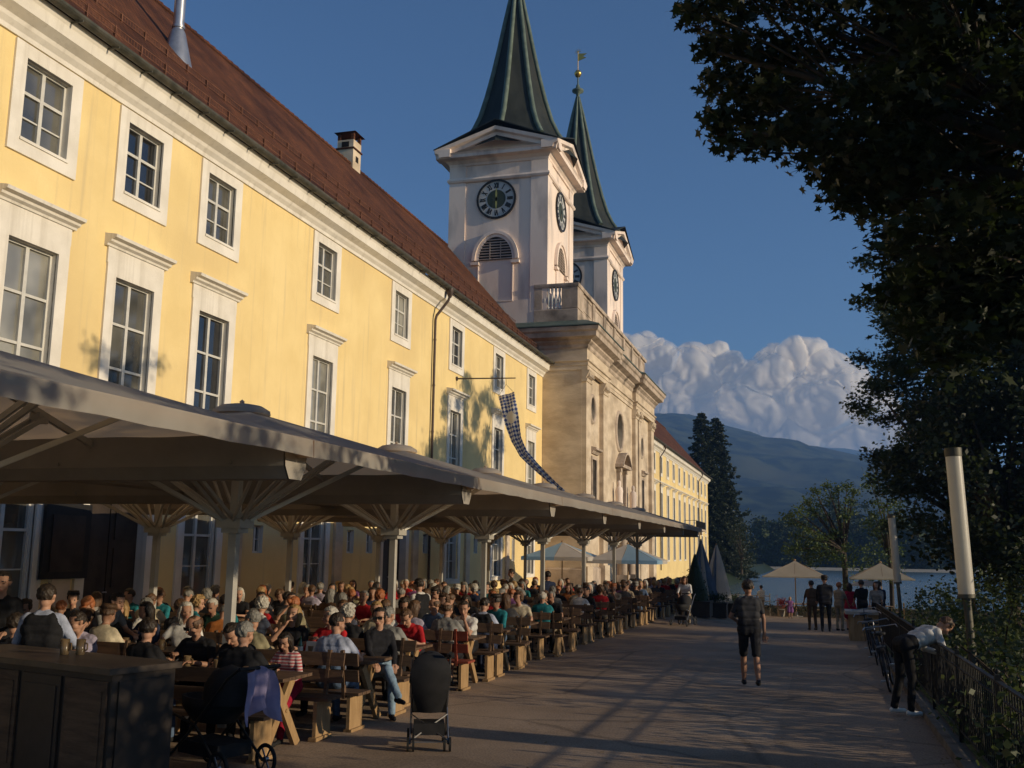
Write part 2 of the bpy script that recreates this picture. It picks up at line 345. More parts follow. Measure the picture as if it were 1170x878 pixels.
# ================================================================== ground, lake, mountains
def grid(xs, ys, f):
    vs = [(x, y, f(x, y)) for y in ys for x in xs]; n = len(xs)
    fs = [(j*n+i, j*n+i+1, (j+1)*n+i+1, (j+1)*n+i) for j in range(len(ys)-1) for i in range(n-1)]
    return vs, fs
def asphalt():
    m = bpy.data.materials.new('worn_asphalt'); m.use_nodes = True; nt = m.node_tree; N = nt.nodes; L = nt.links; b = N['Principled BSDF']
    b.inputs['Roughness'].default_value = .85; b.inputs['Specular IOR Level'].default_value = .25
    tc = N.new('ShaderNodeTexCoord')
    n1 = N.new('ShaderNodeTexNoise'); n1.inputs['Scale'].default_value = .5; n1.inputs['Detail'].default_value = 8; n1.inputs['Roughness'].default_value = .65
    n2 = N.new('ShaderNodeTexNoise'); n2.inputs['Scale'].default_value = 45; n2.inputs['Detail'].default_value = 3
    vo = N.new('ShaderNodeTexVoronoi'); vo.feature = 'DISTANCE_TO_EDGE'; vo.inputs['Scale'].default_value = .32; vo.inputs['Randomness'].default_value = 1
    nd = N.new('ShaderNodeTexNoise'); nd.inputs['Scale'].default_value = 1.4; nd.inputs['Detail'].default_value = 5
    md = N.new('ShaderNodeMix'); md.data_type = 'RGBA'; md.inputs[0].default_value = .12
    L.new(tc.outputs['Object'], md.inputs[6]); L.new(nd.outputs['Color'], md.inputs[7]); L.new(tc.outputs['Object'], nd.inputs[0]); L.new(md.outputs[2], vo.inputs['Vector'])
    L.new(tc.outputs['Object'], n1.inputs[0]); L.new(tc.outputs['Object'], n2.inputs[0])
    r = N.new('ShaderNodeValToRGB'); e = r.color_ramp.elements; e[0].position = .3; e[1].position = .7
    e[0].color = (.21, .15, .10, 1); e[1].color = (.36, .265, .185, 1); L.new(n1.outputs['Fac'], r.inputs[0])
    r2 = N.new('ShaderNodeValToRGB'); e = r2.color_ramp.elements; e[0].position = .35; e[1].position = .7; e[0].color = (.72, .72, .72, 1); e[1].color = (1.25, 1.25, 1.25, 1)
    L.new(n2.outputs['Fac'], r2.inputs[0])
    mx = N.new('ShaderNodeMix'); mx.data_type = 'RGBA'; mx.blend_type = 'MULTIPLY'; mx.inputs[0].default_value = 1; L.new(r.outputs[0], mx.inputs[6]); L.new(r2.outputs[0], mx.inputs[7])
    r3 = N.new('ShaderNodeValToRGB'); e = r3.color_ramp.elements; e[0].position = 0; e[1].position = .012; e[0].color = (.45, .45, .45, 1); e[1].color = (1, 1, 1, 1); L.new(vo.outputs['Distance'], r3.inputs[0])
    m2 = N.new('ShaderNodeMix'); m2.data_type = 'RGBA'; m2.blend_type = 'MULTIPLY'; m2.inputs[0].default_value = .7; L.new(mx.outputs[2], m2.inputs[6]); L.new(r3.outputs[0], m2.inputs[7])
    v2 = N.new('ShaderNodeTexVoronoi'); v2.inputs['Scale'].default_value = .16; L.new(md.outputs[2], v2.inputs['Vector'])
    hs = N.new('ShaderNodeSeparateColor'); L.new(v2.outputs['Color'], hs.inputs[0]); mr = N.new('ShaderNodeMapRange'); mr.inputs['To Min'].default_value = .80; mr.inputs['To Max'].default_value = 1.16; L.new(hs.outputs[0], mr.inputs['Value'])
    m3 = N.new('ShaderNodeMix'); m3.data_type = 'RGBA'; m3.blend_type = 'MULTIPLY'; m3.inputs[0].default_value = 1; L.new(m2.outputs[2], m3.inputs[6]); L.new(mr.outputs[0], m3.inputs[7]); L.new(m3.outputs[2], b.inputs['Base Color'])
    bp = N.new('ShaderNodeBump'); bp.inputs['Strength'].default_value = .22; bp.inputs['Distance'].default_value = .008; L.new(n2.outputs['Fac'], bp.inputs['Height']); L.new(bp.outputs[0], b.inputs['Normal'])
    return m
M['asphalt'] = asphalt()
M['grass'] = mat('mown_grass', (.035, .05, .015), (.06, .08, .025), .95, 1.2, 8, .8, 40)
M['kerb'] = mat('kerb_stone', (.10, .085, .065), (.17, .145, .115), .9, 3, 6, .3, 20)
mb = MB(); xs = [-60, -40, -16, -10, -8, -6.2, -5.5, -4.8, -4.1, -3.4, -2.6, -1, 0, 1.37, 1.7, 4, 10, 25, 60]
ys = list(range(-40, 31, 5))+list(range(31, 63, 2))+[62.0]; ys = sorted(set(ys))
v_, f_ = grid(xs, ys, g); mb.add(v_, f_); struct(mb.build('ground', M['asphalt'], fix=False))
mb = MB(); mb.box(-13, 60, 62, 62.5, -4, -.9); struct(mb.build('quay', M['kerb'])); mb = MB(); mb.add([(-13.3, 62, -.9), (-10.5, 62, -2.4), (-10.5, 300, -2.4), (-13.3, 300, -.9)], [(0, 1, 2, 3)]); struct(mb.build('bank', M['hedge']))
mb = MB(); v_, f_ = grid([-400, -100, -40, -13.2], [62, 90, 120, 160, 200, 300], lambda x, y: -.9+.0*y); mb.add(v_, f_); struct(mb.build('garden_ground', M['grass']))
mb = MB(); v_, f_ = grid([1.62, 3, 5, 8, 14, 30, 60], ys, lambda x, y: g(x, y)+.03+.05*sst(1.6, 4, x)); mb.add(v_, f_); struct(mb.build('lawn', M['grass'], fix=False))
mb = MB()   # kerb stones between promenade and planting
for a in range(-10, 60):
    y0, y1 = a+.01, a+.99
    mb.add([(1.36, y0, g(1.36, y0)-.05), (1.50, y0, g(1.36, y0)-.05), (1.50, y1, g(1.36, y1)-.05), (1.36, y1, g(1.36, y1)-.05),
            (1.375, y0, g(1.36, y0)+.09), (1.49, y0, g(1.36, y0)+.09), (1.49, y1, g(1.36, y1)+.09), (1.375, y1, g(1.36, y1)+.09)],
           [(4, 5, 6, 7), (0, 1, 5, 4), (1, 2, 6, 5), (2, 3, 7, 6), (3, 0, 4, 7)])
struct(mb.build('kerb', M['kerb']))
def water():
    m = bpy.data.materials.new('lake_water'); m.use_nodes = True; nt = m.node_tree; N = nt.nodes; L = nt.links; b = N['Principled BSDF']
    b.inputs['Base Color'].default_value = (.08, .12, .13, 1); b.inputs['Roughness'].default_value = .25; b.inputs['Specular IOR Level'].default_value = .5; b.inputs['IOR'].default_value = 1.33
    tc = N.new('ShaderNodeTexCoord'); mp = N.new('ShaderNodeMapping'); mp.inputs['Scale'].default_value = (.35, 1, 1); L.new(tc.outputs['Object'], mp.inputs[0])
    n = N.new('ShaderNodeTexNoise'); n.inputs['Scale'].default_value = 1.2; n.inputs['Detail'].default_value = 6; L.new(mp.outputs[0], n.inputs[0])
    bp = N.new('ShaderNodeBump'); bp.inputs['Strength'].default_value = .8; bp.inputs['Distance'].default_value = .3; L.new(n.outputs['Fac'], bp.inputs['Height']); L.new(bp.outputs[0], b.inputs['Normal'])
    return m
mb = MB(); mb.add([(-13.2, 62.3, -2.2), (900, 62.3, -2.2), (900, 330, -2.2), (-13.2, 330, -2.2)], [(0, 1, 2, 3)]); struct(mb.build('lake', water()))
# far shore and mountains: one terrain sheet; ridge heights follow the skyline of the valley
RID = [(-.30, .100), (-.20, .095), (-.165, .108), (-.150, .121), (-.126, .1297), (-.100, .1255), (-.079, .118), (-.038, .1045), (.018, .0915), (.064, .079), (.12, .070), (.2, .062), (.35, .075), (.6, .06)]
RI2 = [(-.30, .07), (-.1, .09), (-.02, .101), (.03, .099), (.08, .088), (.14, .08), (.25, .085), (.6, .07)]
def lerp(T, u):
    if u <= T[0][0]: return T[0][1]
    for (a, b), (c, d) in zip(T, T[1:]):
        if u <= c: return b+(d-b)*(u-a)/(c-a)
    return T[-1][1]
def hill(x, y):
    u = x/max(y, 1)
    base = -1.9+min(1.6, max(0, (y-296))*.05)
    r1 = lerp(RID, x/2600.)*2600; k = sst(620, 2600, y) if y < 2600 else max(0, 1-(y-2600)/700)
    n = noise.fractal((x*.0022, y*.0022, 3.1), 1.0, 2.1, 6); n2 = noise.fractal((x*.009, y*.009, 9.1), 1., 2.2, 4)
    h1 = r1*k*(1+.0*n)+(n*55*k*(1-k)*2.2)+n2*19*min(1, k*4)*(1-.6*k if y <= 2600 else .3)
    r2 = lerp(RI2, x/4300.)*4300; k2 = sst(2900, 4300, y) if y < 4300 else max(0, 1-(y-4300)/600)
    return base+max(h1, r2*k2+n*40*k2*(1-k2))
M['forest'] = mat('mountain_forest', (.004, .010, .008), (.050, .062, .030), .95, .028, 10, 1., .08, .1, lo=.42, hi=.62, c3=(.06, .062, .03), s3=.006)
xs = [x for x in range(-1500, 2400, 18)]; ys = [292, 300, 310, 330, 360, 420, 500]+list(range(560, 2740, 20))+list(range(2740, 5000, 90))
mb = MB(); v_, f_ = grid(xs, ys, hill); mb.add(v_, f_, 0, True); struct(mb.build('mountains', M['forest'], fix=False))
mb = MB(); v_, f_ = grid([x for x in range(-200, 500, 20)], [290, 293.5], lambda x, y: -2.25+(y-290)*.22); mb.add(v_, f_); struct(mb.build('far_beach', mat('shore_gravel', (.30, .27, .21), (.4, .36, .29), .9, 1)))
# cumulus behind the mountains: a real heap of lobes, lit by the sun
def cloud(name, Y, blobs, label, seed, amp=.5):
    rnd = random.Random(seed); mb = bmesh.new()
    for (px, py, r) in blobs:
        c = at(px, py, Y); rr = r/FPX*Y
        bmesh.ops.create_icosphere(mb, subdivisions=5, radius=rr, matrix=Matrix.Translation(c) @ Matrix.Diagonal((1, .8, .86, 1)))
    me = bpy.data.meshes.new(name); mb.to_mesh(me); mb.free()
    o = bpy.data.objects.new(name, me); COL.objects.link(o)
    rm = o.modifiers.new('r', 'REMESH'); rm.mode = 'VOXEL'; rm.voxel_size = Y/FPX*1.6; rm.use_smooth_shade = True
    dg = bpy.context.evaluated_depsgraph_get(); ev = o.evaluated_get(dg); m2 = bpy.data.meshes.new_from_object(ev); o.modifiers.clear(); o.data = m2; bpy.data.meshes.remove(me)
    n = len(m2.vertices); co_ = np.empty(n*3, np.float32); m2.vertices.foreach_get('co', co_); no = np.empty(n*3, np.float32); m2.vertices.foreach_get('normal', no)
    co_ = co_.reshape(-1, 3); no = no.reshape(-1, 3); k = FPX/Y; out = co_.copy()
    for i in range(n):
        p = Vector(co_[i])*k; d = 0
        for s, a in ((.016, 30), (.038, 9), (.09, 2.6)):
            d += a*(-.55+2.4*math.sqrt(noise.noise(p*s+Vector((seed, 0, 0)))**2+.016))
        out[i] = co_[i]+no[i]*d*amp/k*(.5+.5*sst(.118, .175, (co_[i][2]-CAM_H)/co_[i][1]))
    m2.vertices.foreach_set('co', out.ravel()); m2.update(); m2.polygons.foreach_set('use_smooth', [True]*len(m2.polygons))
    return o
def cloudmat():
    m = bpy.data.materials.new('cumulus_vapour'); m.use_nodes = True; nt = m.node_tree; N = nt.nodes; L = nt.links
    for n in list(N): N.remove(n)
    out = N.new('ShaderNodeOutputMaterial'); d = N.new('ShaderNodeBsdfDiffuse'); t = N.new('ShaderNodeBsdfTranslucent'); tp = N.new('ShaderNodeBsdfTransparent')
    d.inputs['Color'].default_value = (1, .95, .88, 1); t.inputs['Color'].default_value = (1, .94, .86, 1)
    a = N.new('ShaderNodeMixShader'); a.inputs[0].default_value = .55; L.new(d.outputs[0], a.inputs[1]); L.new(t.outputs[0], a.inputs[2])
    lw = N.new('ShaderNodeLayerWeight'); lw.inputs['Blend'].default_value = .5
    r = N.new('ShaderNodeValToRGB'); e = r.color_ramp.elements; e[0].position = .14; e[1].position = .80; e[0].color = (0, 0, 0, 1); e[1].color = (1, 1, 1, 1); L.new(lw.outputs['Facing'], r.inputs[0])
    b = N.new('ShaderNodeMixShader'); L.new(r.outputs[0], b.inputs[0]); L.new(a.outputs[0], b.inputs[1]); L.new(tp.outputs[0], b.inputs[2]); L.new(b.outputs[0], out.inputs['Surface'])
    return m
CM = cloudmat()
CB = [(700, 395, 26), (728, 400, 24), (745, 425, 36), (690, 440, 44), (790, 440, 42), (800, 412, 22), (838, 428, 30), (815, 402, 17), (870, 440, 42), (880, 410, 20), (905, 415, 26), (925, 408, 22),
      (945, 425, 30), (960, 450, 36), (985, 462, 32), (1000, 480, 34), (930, 470, 50), (860, 480, 55), (790, 490, 55), (730, 480, 50), (1040, 500, 36), (1075, 515, 30), (900, 500, 45), (980, 510, 35), (650, 470, 50)]
c1 = cloud('cumulus_cloud', 8000, CB, '', 3); c1.data.materials.clear(); c1.data.materials.append(CM); c1['kind'] = 'structure'
# ================================================================== buildings
def window_proto(kind, parent):
    """children of a facade: origin at the middle of the opening, on the wall plane"""
    w_, h_, sw, sh0, sh1, cols, rows = kind
    fr = MB()       # plaster surround
    a, b = w_/2, h_/2
    for (y0, y1, z0, z1) in ((-a-sw, -a, -b-sh0, b+sh1), (a, a+sw, -b-sh0, b+sh1), (-a, a, b, b+sh1), (-a, a, -b-sh0, -b)):
        fr.box(-.02, .06, y0, y1, z0, z1)
        
    return fr
def add_window(bld, X, yc, z0, z1, w_, sw, sh0, sh1, tr, hood=None, cache={}, curtain=0, name='window', deep=.17):
    key = (round(z1-z0, 2), w_, sw, sh0, sh1, tuple(tr), hood, name, round(X, 1), deep)
    h_ = z1-z0; a, b = w_/2, h_/2
    if key not in cache:
        fr = MB()
        if sw:
            for (y0, y1, q0, q1) in ((-a-sw, -a, -b-sh0, b+sh1), (a, a+sw, -b-sh0, b+sh1), (-a, a, b, b+sh1), (-a, a, -b-sh0, -b)):
                fr.box(-.03, .055, y0, y1, q0, q1)
            fr.box(-.05, .085, -a-.03, a+.03, -b-.05, -b+.012)
        fo = fr.build(name, M['white']) if sw else None
        s = MB(); d = -deep; t = .055
        for (y0, y1, q0, q1) in ((-a, -a+t, -b, b), (a-t, a, -b, b), (-a+t, a-t, b-t, b), (-a+t, a-t, -b, -b+t)): s.box(d-.05, d+.05, y0, y1, q0, q1)
        s.box(d-.03, d+.055, -.05, .05, -b+t, b-t)
        prev = -b+t
        for i, f in enumerate(tr):
            z = -b+h_*f[0]; hh = f[1]/2
            for sg in (-1, 1):
                y0, y1 = sorted((sg*.05, sg*(a-t))); s.box(d-.025, d+(.045 if f[1] > .05 else .03), y0, y1, z-hh, z+hh)
        so_ = s.build('sash', M['sash'])
        p = MB()
        p.add([(d-.01, -a+.01, -b+.01), (d-.01, a-.01, -b+.01), (d-.01, a-.01, b-.01), (d-.01, -a+.01, b-.01)], [(0, 1, 2, 3)])
        po = p.build('pane', M['pane'])
        ho2 = None
        if hood:
            hb = MB(); W = a+sw
            hb.box(.0, .05, -W-.02, W+.02, b+sh1-.02, b+sh1+.40)
            prof = [(0.0, .0), (.08, .0), (.10, .05), (.18, .09), (.20, .14), (.32, .17), (.34, .24), (.0, .30)]
            hb.sweep([(o, z+b+sh1+.36) for o, z in prof], [(0.001, -W-.12), (0.001+.0, W+.12)])
            ho2 = hb.build('hood', M['white'])
        for o in (fo, so_, po, ho2):
            if o: COL.objects.unlink(o)
        cache[key] = (fo, so_, po, ho2)
    fo, so_, po, ho2 = cache[key]
    base = Vector(ORI[bld.name]); loc = Vector((X, yc, (z0+z1)/2))-base
    rootp = fo or so_
    r = rootp.copy(); r.name = name; COL.objects.link(r); r.parent = bld; r.location = loc
    for q in (so_, po, ho2):
        if q and q is not rootp:
            c = q.copy(); COL.objects.link(c); c.parent = r; c.location = (0, 0, 0)
            if q is po and curtain:
                c.material_slots[0].link = 'OBJECT'; c.material_slots[0].material = M['pane_curtain'] if curtain == 1 else M['pane_dark']
    return r
TOP_T = [(.62, .07), (.31, .035)]
LOW_T = [(.36, .06), (.68, .06), (.18, .03)]
def yellow_wing(Y0, Y1, ycs, label, pipes, ridge_h=True, ground_holes=(), X=-15.6, near=True, zb=-1.2, lowlist=None):
    bld = thing('yellow_building', (X, Y0, 0), label, 'building')
    H = []; 
    for y in ycs: H.append((y-.68, y+.68, 10.42, 12.18)); H.append((y-.72, y+.72, 5.0, 8.3))
    for gh in ground_holes: H.append(gh[:4])
    w_ = MB(); wall_holes(w_, X, Y0, Y1, zb, 13.0, H, .3, 0, 1)
    w_.add([(X, Y0, zb), (X-13, Y0, zb), (X-13, Y0, 13.2), (X, Y0, 13.2)], [(0, 1, 2, 3)]); w_.add([(X, Y1, zb), (X-13, Y1, zb), (X-13, Y1, 13.2), (X, Y1, 13.2)], [(0, 1, 2, 3)])
    w_.add([(X-13, Y0, zb), (X-13, Y1, zb), (X-13, Y1, 13.2), (X-13, Y0, 13.2)], [(0, 1, 2, 3)])
    # gables
    for yy in (Y0, Y1): w_.add([(X, yy, 13.2), (X-6.4, yy, 21.0), (X-13, yy, 13.2)], [(0, 1, 2)])
    w_.build('wall', [M['yellow'], M['white']], bld, fix=False)
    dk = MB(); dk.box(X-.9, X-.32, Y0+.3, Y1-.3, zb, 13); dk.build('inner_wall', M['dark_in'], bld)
    for i, y in enumerate(ycs):
        add_window(bld, X, y, 10.42, 12.18, 1.36, .33, .33, .30, TOP_T, curtain=(0, 1, 0, 0, 2, 0, 0, 1, 2, 0, 0)[i % 11] if near else (i % 3 == 1)*1)
        add_window(bld, X, y, 5.0, 8.3, 1.44, .32, .2, .30, LOW_T, hood=1, curtain=(0, 0, 0, 1, 0, 2, 1, 0, 0, 2, 1)[i % 11] if near else (i % 4 == 1)*2)
    # cornice: white moulding, then gutter
    cp = [(0, 12.52), (.05, 12.52), (.07, 12.62), (.16, 12.72), (.2, 12.80), (.42, 12.92), (.46, 13.16), (.54, 13.30), (0, 13.30)]
    c = MB(); c.sweep(cp, [(X+.002, Y0), (X+.002, Y1)]); c.build('cornice', M['white'], bld)
    gt = MB(); n = 8; pr = [(.54+.13+.13*math.cos(PI+PI*i/n), 13.40+.13*math.sin(PI+PI*i/n)) for i in range(n+1)]+[(.54+.24, 13.40), (.565, 13.40)]
    gt.sweep([(o, z) for o, z in pr], [(X, Y0-.1), (X, Y1+.05)])
    for k in range(int((Y1-Y0)/1.2)): gt.box(X+.5, X+.82, Y0+.5+1.2*k, Y0+.53+1.2*k, 13.22, 13.26)
    gt.build('gutter', M['gutter'], bld)
    # roof with a slight kick at the eaves
    rf = MB(); pr = [(X+.62, 13.42), (X-.5, 14.45), (X-6.4, 21.3), (X-13.5, 13.4)]
    for (xa, za), (xb, zb2) in zip(pr, pr[1:]):
        ns = max(2, int((Y1-Y0)/6))
        for k in range(ns):
            ya, yb = Y0-.1+(Y1-Y0+.2)*k/ns, Y0-.1+(Y1-Y0+.2)*(k+1)/ns
            rf.add([(xa, ya, za), (xa, yb, za), (xb, yb, zb2), (xb, ya, zb2)], [(0, 1, 2, 3)])
    rf.add([(X+.62, Y0-.1, 13.36), (X+.62, Y1+.1, 13.36), (X+.62, Y1+.1, 13.44), (X+.62, Y0-.1, 13.44)], [(0, 1, 2, 3)])
    ro = rf.build('roof', M['tiles'], bld)
    rd = MB()
    for k in range(int((Y1-Y0)/.42)):
        y = Y0+.42*k; rd.tube((X-6.4, y, 21.28), (X-6.4, y+.45, 21.31), .11, .13, 7)
    rd.build('ridge_tiles', M['tiles'], ro)
    if near:
        sg = MB()
        def rp(d):   # point on the roof, d metres up the slope in X
            return (X-.5-d, 14.45+d*(21.3-14.45)/5.9)
        for d in (-.25, 1.25):
            xx, zz = rp(d) if d > 0 else (X-.25, 14.26)
            for hh in (.05, .22): sg.box(xx-.008, xx+.008, Y0, Y1, zz+hh, zz+hh+.018)
            for k in range(int((Y1-Y0)/.11)): sg.box(xx-.005, xx+.005, Y0+.11*k, Y0+.11*k+.012, zz+.05, zz+.22)
            for k in range(int((Y1-Y0)/1.0)): sg.box(xx-.05, xx+.02, Y0+1.0*k, Y0+1.0*k+.03, zz-.05, zz+.26)
        sg.build('snow_guard', mat('rusty_guard', (.12, .05, .03), (.2, .09, .05), .8, 5), ro)
        for k in range(int((Y1-Y0)/1.7)):   # little roof hooks
            pass
    for yp in pipes:
        p = MB(); r_ = .06
        p.lathe([(.07, -.28), (.17, .0), (.17, .12)], 10, (X+.66, yp, 13.22))
        p.path([(X+.66, yp, 13.0), (X+.6, yp-.02, 12.8), (X+.16, yp-.25, 12.1), (X+.12, yp-.27, 11.9), (X+.12, yp-.27, .2)], r_, 8)
        for z in (11, 9, 7, 5, 3): p.tube((X+.12, yp-.27, z), (X+.12, yp-.27, z+.06), .075, n=8)
        p.build('downpipe', M['pipe'], bld)
    return bld
YC = [6.6, 10.0, 13.4, 16.76, 20.1, 23.5, 29.95, 36.48, 43.1, 49.7, 56.1]
GH = []
for y in YC:
    if y in (16.76, 23.5, 29.95, 49.7, 56.1, 10.0, 6.6): GH.append((y-.75, y+.75, .75, 3.35, 'w'))
GH += [(19.1, 21.2, -1.2, 3.1, 'd'), (35.4, 37.6, -1.2, 3.2, 'd'), (42.5, 43.7, .75, 3.35, 'w')]
GH += [(26.2, 26.75, 1.9, 2.7, 's'), (32.4, 32.95, 1.9, 2.7, 's'), (34.0, 34.55, 1.9, 2.7, 's'), (39.6, 40.15, 1.9, 2.7, 's'), (46.2, 46.75, 1.9, 2.7, 's'), (52.6, 53.15, 1.5, 2.7, 's')]
YB = yellow_wing(3, 58.68, YC, 'long yellow building with white window frames and steep red roof along the canopy', (40.3,), ground_holes=GH)
for gh in GH:
    yc = (gh[0]+gh[1])/2
    if gh[4] == 'w': add_window(YB, -15.6, yc, gh[2], gh[3], 1.5, .28, .18, .2, [(.62, .06), (.31, .03)])
    elif gh[4] == 's': add_window(YB, -15.6, yc, gh[2], gh[3], .55, .0, 0, 0, [(.5, .03)], curtain=2)
    else:
        d = MB(); w2 = gh[1]-gh[0]
        for k in range(2):
            y0 = gh[0]+w2/2*k
            d.box(-15.86, -15.8, y0+.02, y0+w2/2-.02, -.6, 3.1)
            for z0, z1 in ((.0, .9), (1.1, 2.0), (2.2, 2.9)): d.box(-15.8, -15.77, y0+.18, y0+w2/2-.18, z0, z1)
        dd = d.build('door', M['counter'], YB)
        s_b = MB(); s_b.box(-15.63, -15.53, gh[0]-.3, gh[0]-.002, -1, 3.4); s_b.box(-15.63, -15.53, gh[1]+.002, gh[1]+.3, -1, 3.4); s_b.box(-15.63, -15.53, gh[0], gh[1], 3.12, 3.4)
        s_b.build('door_surround', M['white'], dd)
        hb = MB(); hb.tube((-15.79, yc-.06, 1.0), (-15.70, yc-.06, 1.0), .015); hb.tube((-15.71, yc-.06, 1.0), (-15.71, yc-.2, 1.0), .012); hb.build('handle', M['metal'], dd)
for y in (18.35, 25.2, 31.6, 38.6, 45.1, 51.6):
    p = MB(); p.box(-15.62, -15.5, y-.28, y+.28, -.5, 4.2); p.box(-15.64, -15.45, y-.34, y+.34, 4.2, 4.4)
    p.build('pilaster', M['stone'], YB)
# chimney, flue
c = MB(); c.box(-22.7, -21.8, 44.2, 45.1, 19.5, 22.6); ch = c.build('chimney', M['stone'], YB)
c = MB()
for x, y in ((-22.62, 44.28), (-22.62, 45.02), (-21.88, 44.28), (-21.88, 45.02)): c.box(x-.08, x+.08, y-.08, y+.08, 22.6, 22.98)
c.add([(-22.85, 44.05, 22.98), (-21.65, 44.05, 22.98), (-21.65, 45.25, 22.98), (-22.85, 45.25, 22.98), (-22.25, 44.65, 23.25)], [(0, 1, 4), (1, 2, 4), (2, 3, 4), (3, 0, 4), (3, 2, 1, 0)])
c.box(-22.76, -21.74, 44.14, 45.16, 22.1, 22.18); c.build('chimney_cap', M['tiles'], ch)
c = MB(); c.box(-21.7985, -21.78, 44.5, 44.8, 21.5, 21.8); c.box(-22.45, -22.05, 44.18, 44.199, 22.22, 22.5); c.build('flue_opening', M['dark_in'], ch)
c = MB(); c.tube((-18.5, 25, 17.2), (-18.5, 25, 23.5), .17, n=14); fl = c.build('metal_flue', M['metal'], YB)
c = MB(); c.lathe([(.60, -1.0), (.46, -.45), (.24, .5), (.19, .62)], 14, (-18.5, 25, 17.3)); c.tube((-18.5, 25, 17.98), (-18.5, 25, 18.06), .2, n=14); c.build('flue_collar', M['metal'], fl)
c = MB(); c.box(-21.3, -20.7, 24.6, 25.0, 19.6, 21.9); c.build('flue_box', M['metal'], YB)
# ---- far wing
FY = [103.5+5.08*i for i in range(11)]
fgh = [(y-.72, y+.72, 1.2, 4.4, 'w') for y in FY if abs(y-133.9) > 1]+[(133, 135, -1.2, 4.2, 'd')]
FW = yellow_wing(85.62, 158.6, [88.3, 93.4, 98.4]+FY, 'distant yellow wing with tall windows and a balcony, beyond the stone church', (107.5, 145.2), near=False, ground_holes=fgh)
for gh in fgh:
    if gh[4] == 'w': add_window(FW, -15.6, (gh[0]+gh[1])/2, gh[2], gh[3], 1.44, .25, .15, .2, [(.36, .06), (.68, .06)])
d = MB(); d.box(-15.86, -15.78, 133.02, 134.98, -1, 4.1); d.build('door', M['wood'], FW)
b = MB(); b.box(-15.6, -14.0, 128, 139.5, 4.85, 5.1)
for y in (129, 132, 135, 138): b.box(-15.6, -14.4, y-.2, y+.2, 4.4, 4.85)
bl = b.build('balcony', M['stone_trim'], FW)
b = MB()
b.box(-14.1, -14.05, 128, 139.5, 6.0, 6.06)
for k in range(46): b.box(-14.09, -14.06, 128+.25*k, 128.03+.25*k, 5.1, 6.0)
for y in (128, 139.45): b.box(-15.6, -14.05, y, y+.05, 6.0, 6.06)
b.build('railing', M['iron'], bl)
b = MB(); b.sweep([(0, 9.35), (.14, 9.4), (.2, 9.5), (0, 9.6)], [(-15.598, 85.62), (-15.598, 158.6)]); b.sweep([(0, 4.42), (.12, 4.46), (.12, 4.6), (0, 4.7)], [(-15.598, 85.62), (-15.598, 127.9)]); b.build('string_course', M['white'], FW)
# ================================================================== church
XC, CY0, CY1 = -13.15, 58.7, 85.6
CH = thing('church', (XC, CY0, 0), 'weathered stone church with two white clock towers and pointed green copper spires', 'church')
def disc_hole(mb, X, yc, zc, r, half, mi=0, depth=.45, n=40):
    """square infill plate with a round opening"""
    pts = []; inn = []
    for i in range(n):
        t = 2*PI*(i+.5)/n; c, s = math.cos(t), math.sin(t); k = half/max(abs(c), abs(s))
        pts.append((X, yc+c*k, zc+s*k)); inn.append((X, yc+c*r, zc+s*r))
    for cy_, cz_ in ((1, 1), (-1, 1), (-1, -1), (1, -1)): pass
    mb.add(pts+inn+[(X-depth, y, z) for _, y, z in inn], [(i, (i+1) % n, n+(i+1) % n, n+i) for i in range(n)]+[(n+i, n+(i+1) % n, 2*n+(i+1) % n, 2*n+i) for i in range(n)], mi)
    for sy in (-1, 1):      # square corners the ring leaves open
        for sz in (-1, 1):
            best = sorted(range(n), key=lambda i: (pts[i][1]-(yc+sy*half))**2+(pts[i][2]-(zc+sz*half))**2)[:2]
            mb.add([(X, yc+sy*half, zc+sz*half), pts[best[0]], pts[best[1]]], [(0, 1, 2)], mi)
OV = [(61.6, 10.9, .72), (70.9, 10.55, 1.25), (80.5, 10.4, .72)]
NW = [(61.5, 62.7, 3.6, 7.75), (80.4, 81.5, 3.6, 7.75)]
holes = [(y-r-.25, y+r+.25, z-r-.25, z+r+.25) for y, z, r in OV]
nar = NW
w_ = MB(); wall_holes(w_, XC, CY0, CY1, -1.5, 14.9, holes+nar+[(69.9, 72.4, -1.4, 3.4)], .5, 0, 0)
for (y, z, r) in OV: disc_hole(w_, XC, y, z, r, r+.25)
w_.add([(XC, CY0, -1.5), (XC-27, CY0, -1.5), (XC-27, CY0, 14.9), (XC, CY0, 14.9)], [(0, 1, 2, 3)]); w_.add([(XC, CY1, -1.5), (XC-27, CY1, -1.5), (XC-27, CY1, 14.9), (XC, CY1, 14.9)], [(0, 1, 2, 3)])
w_.build('wall', M['stone'], CH, fix=False)
dk = MB(); dk.box(XC-1.2, XC-.52, CY0+.3, CY1-.3, -1, 14.5); dk.build('inner_wall', M['dark_in'], CH)
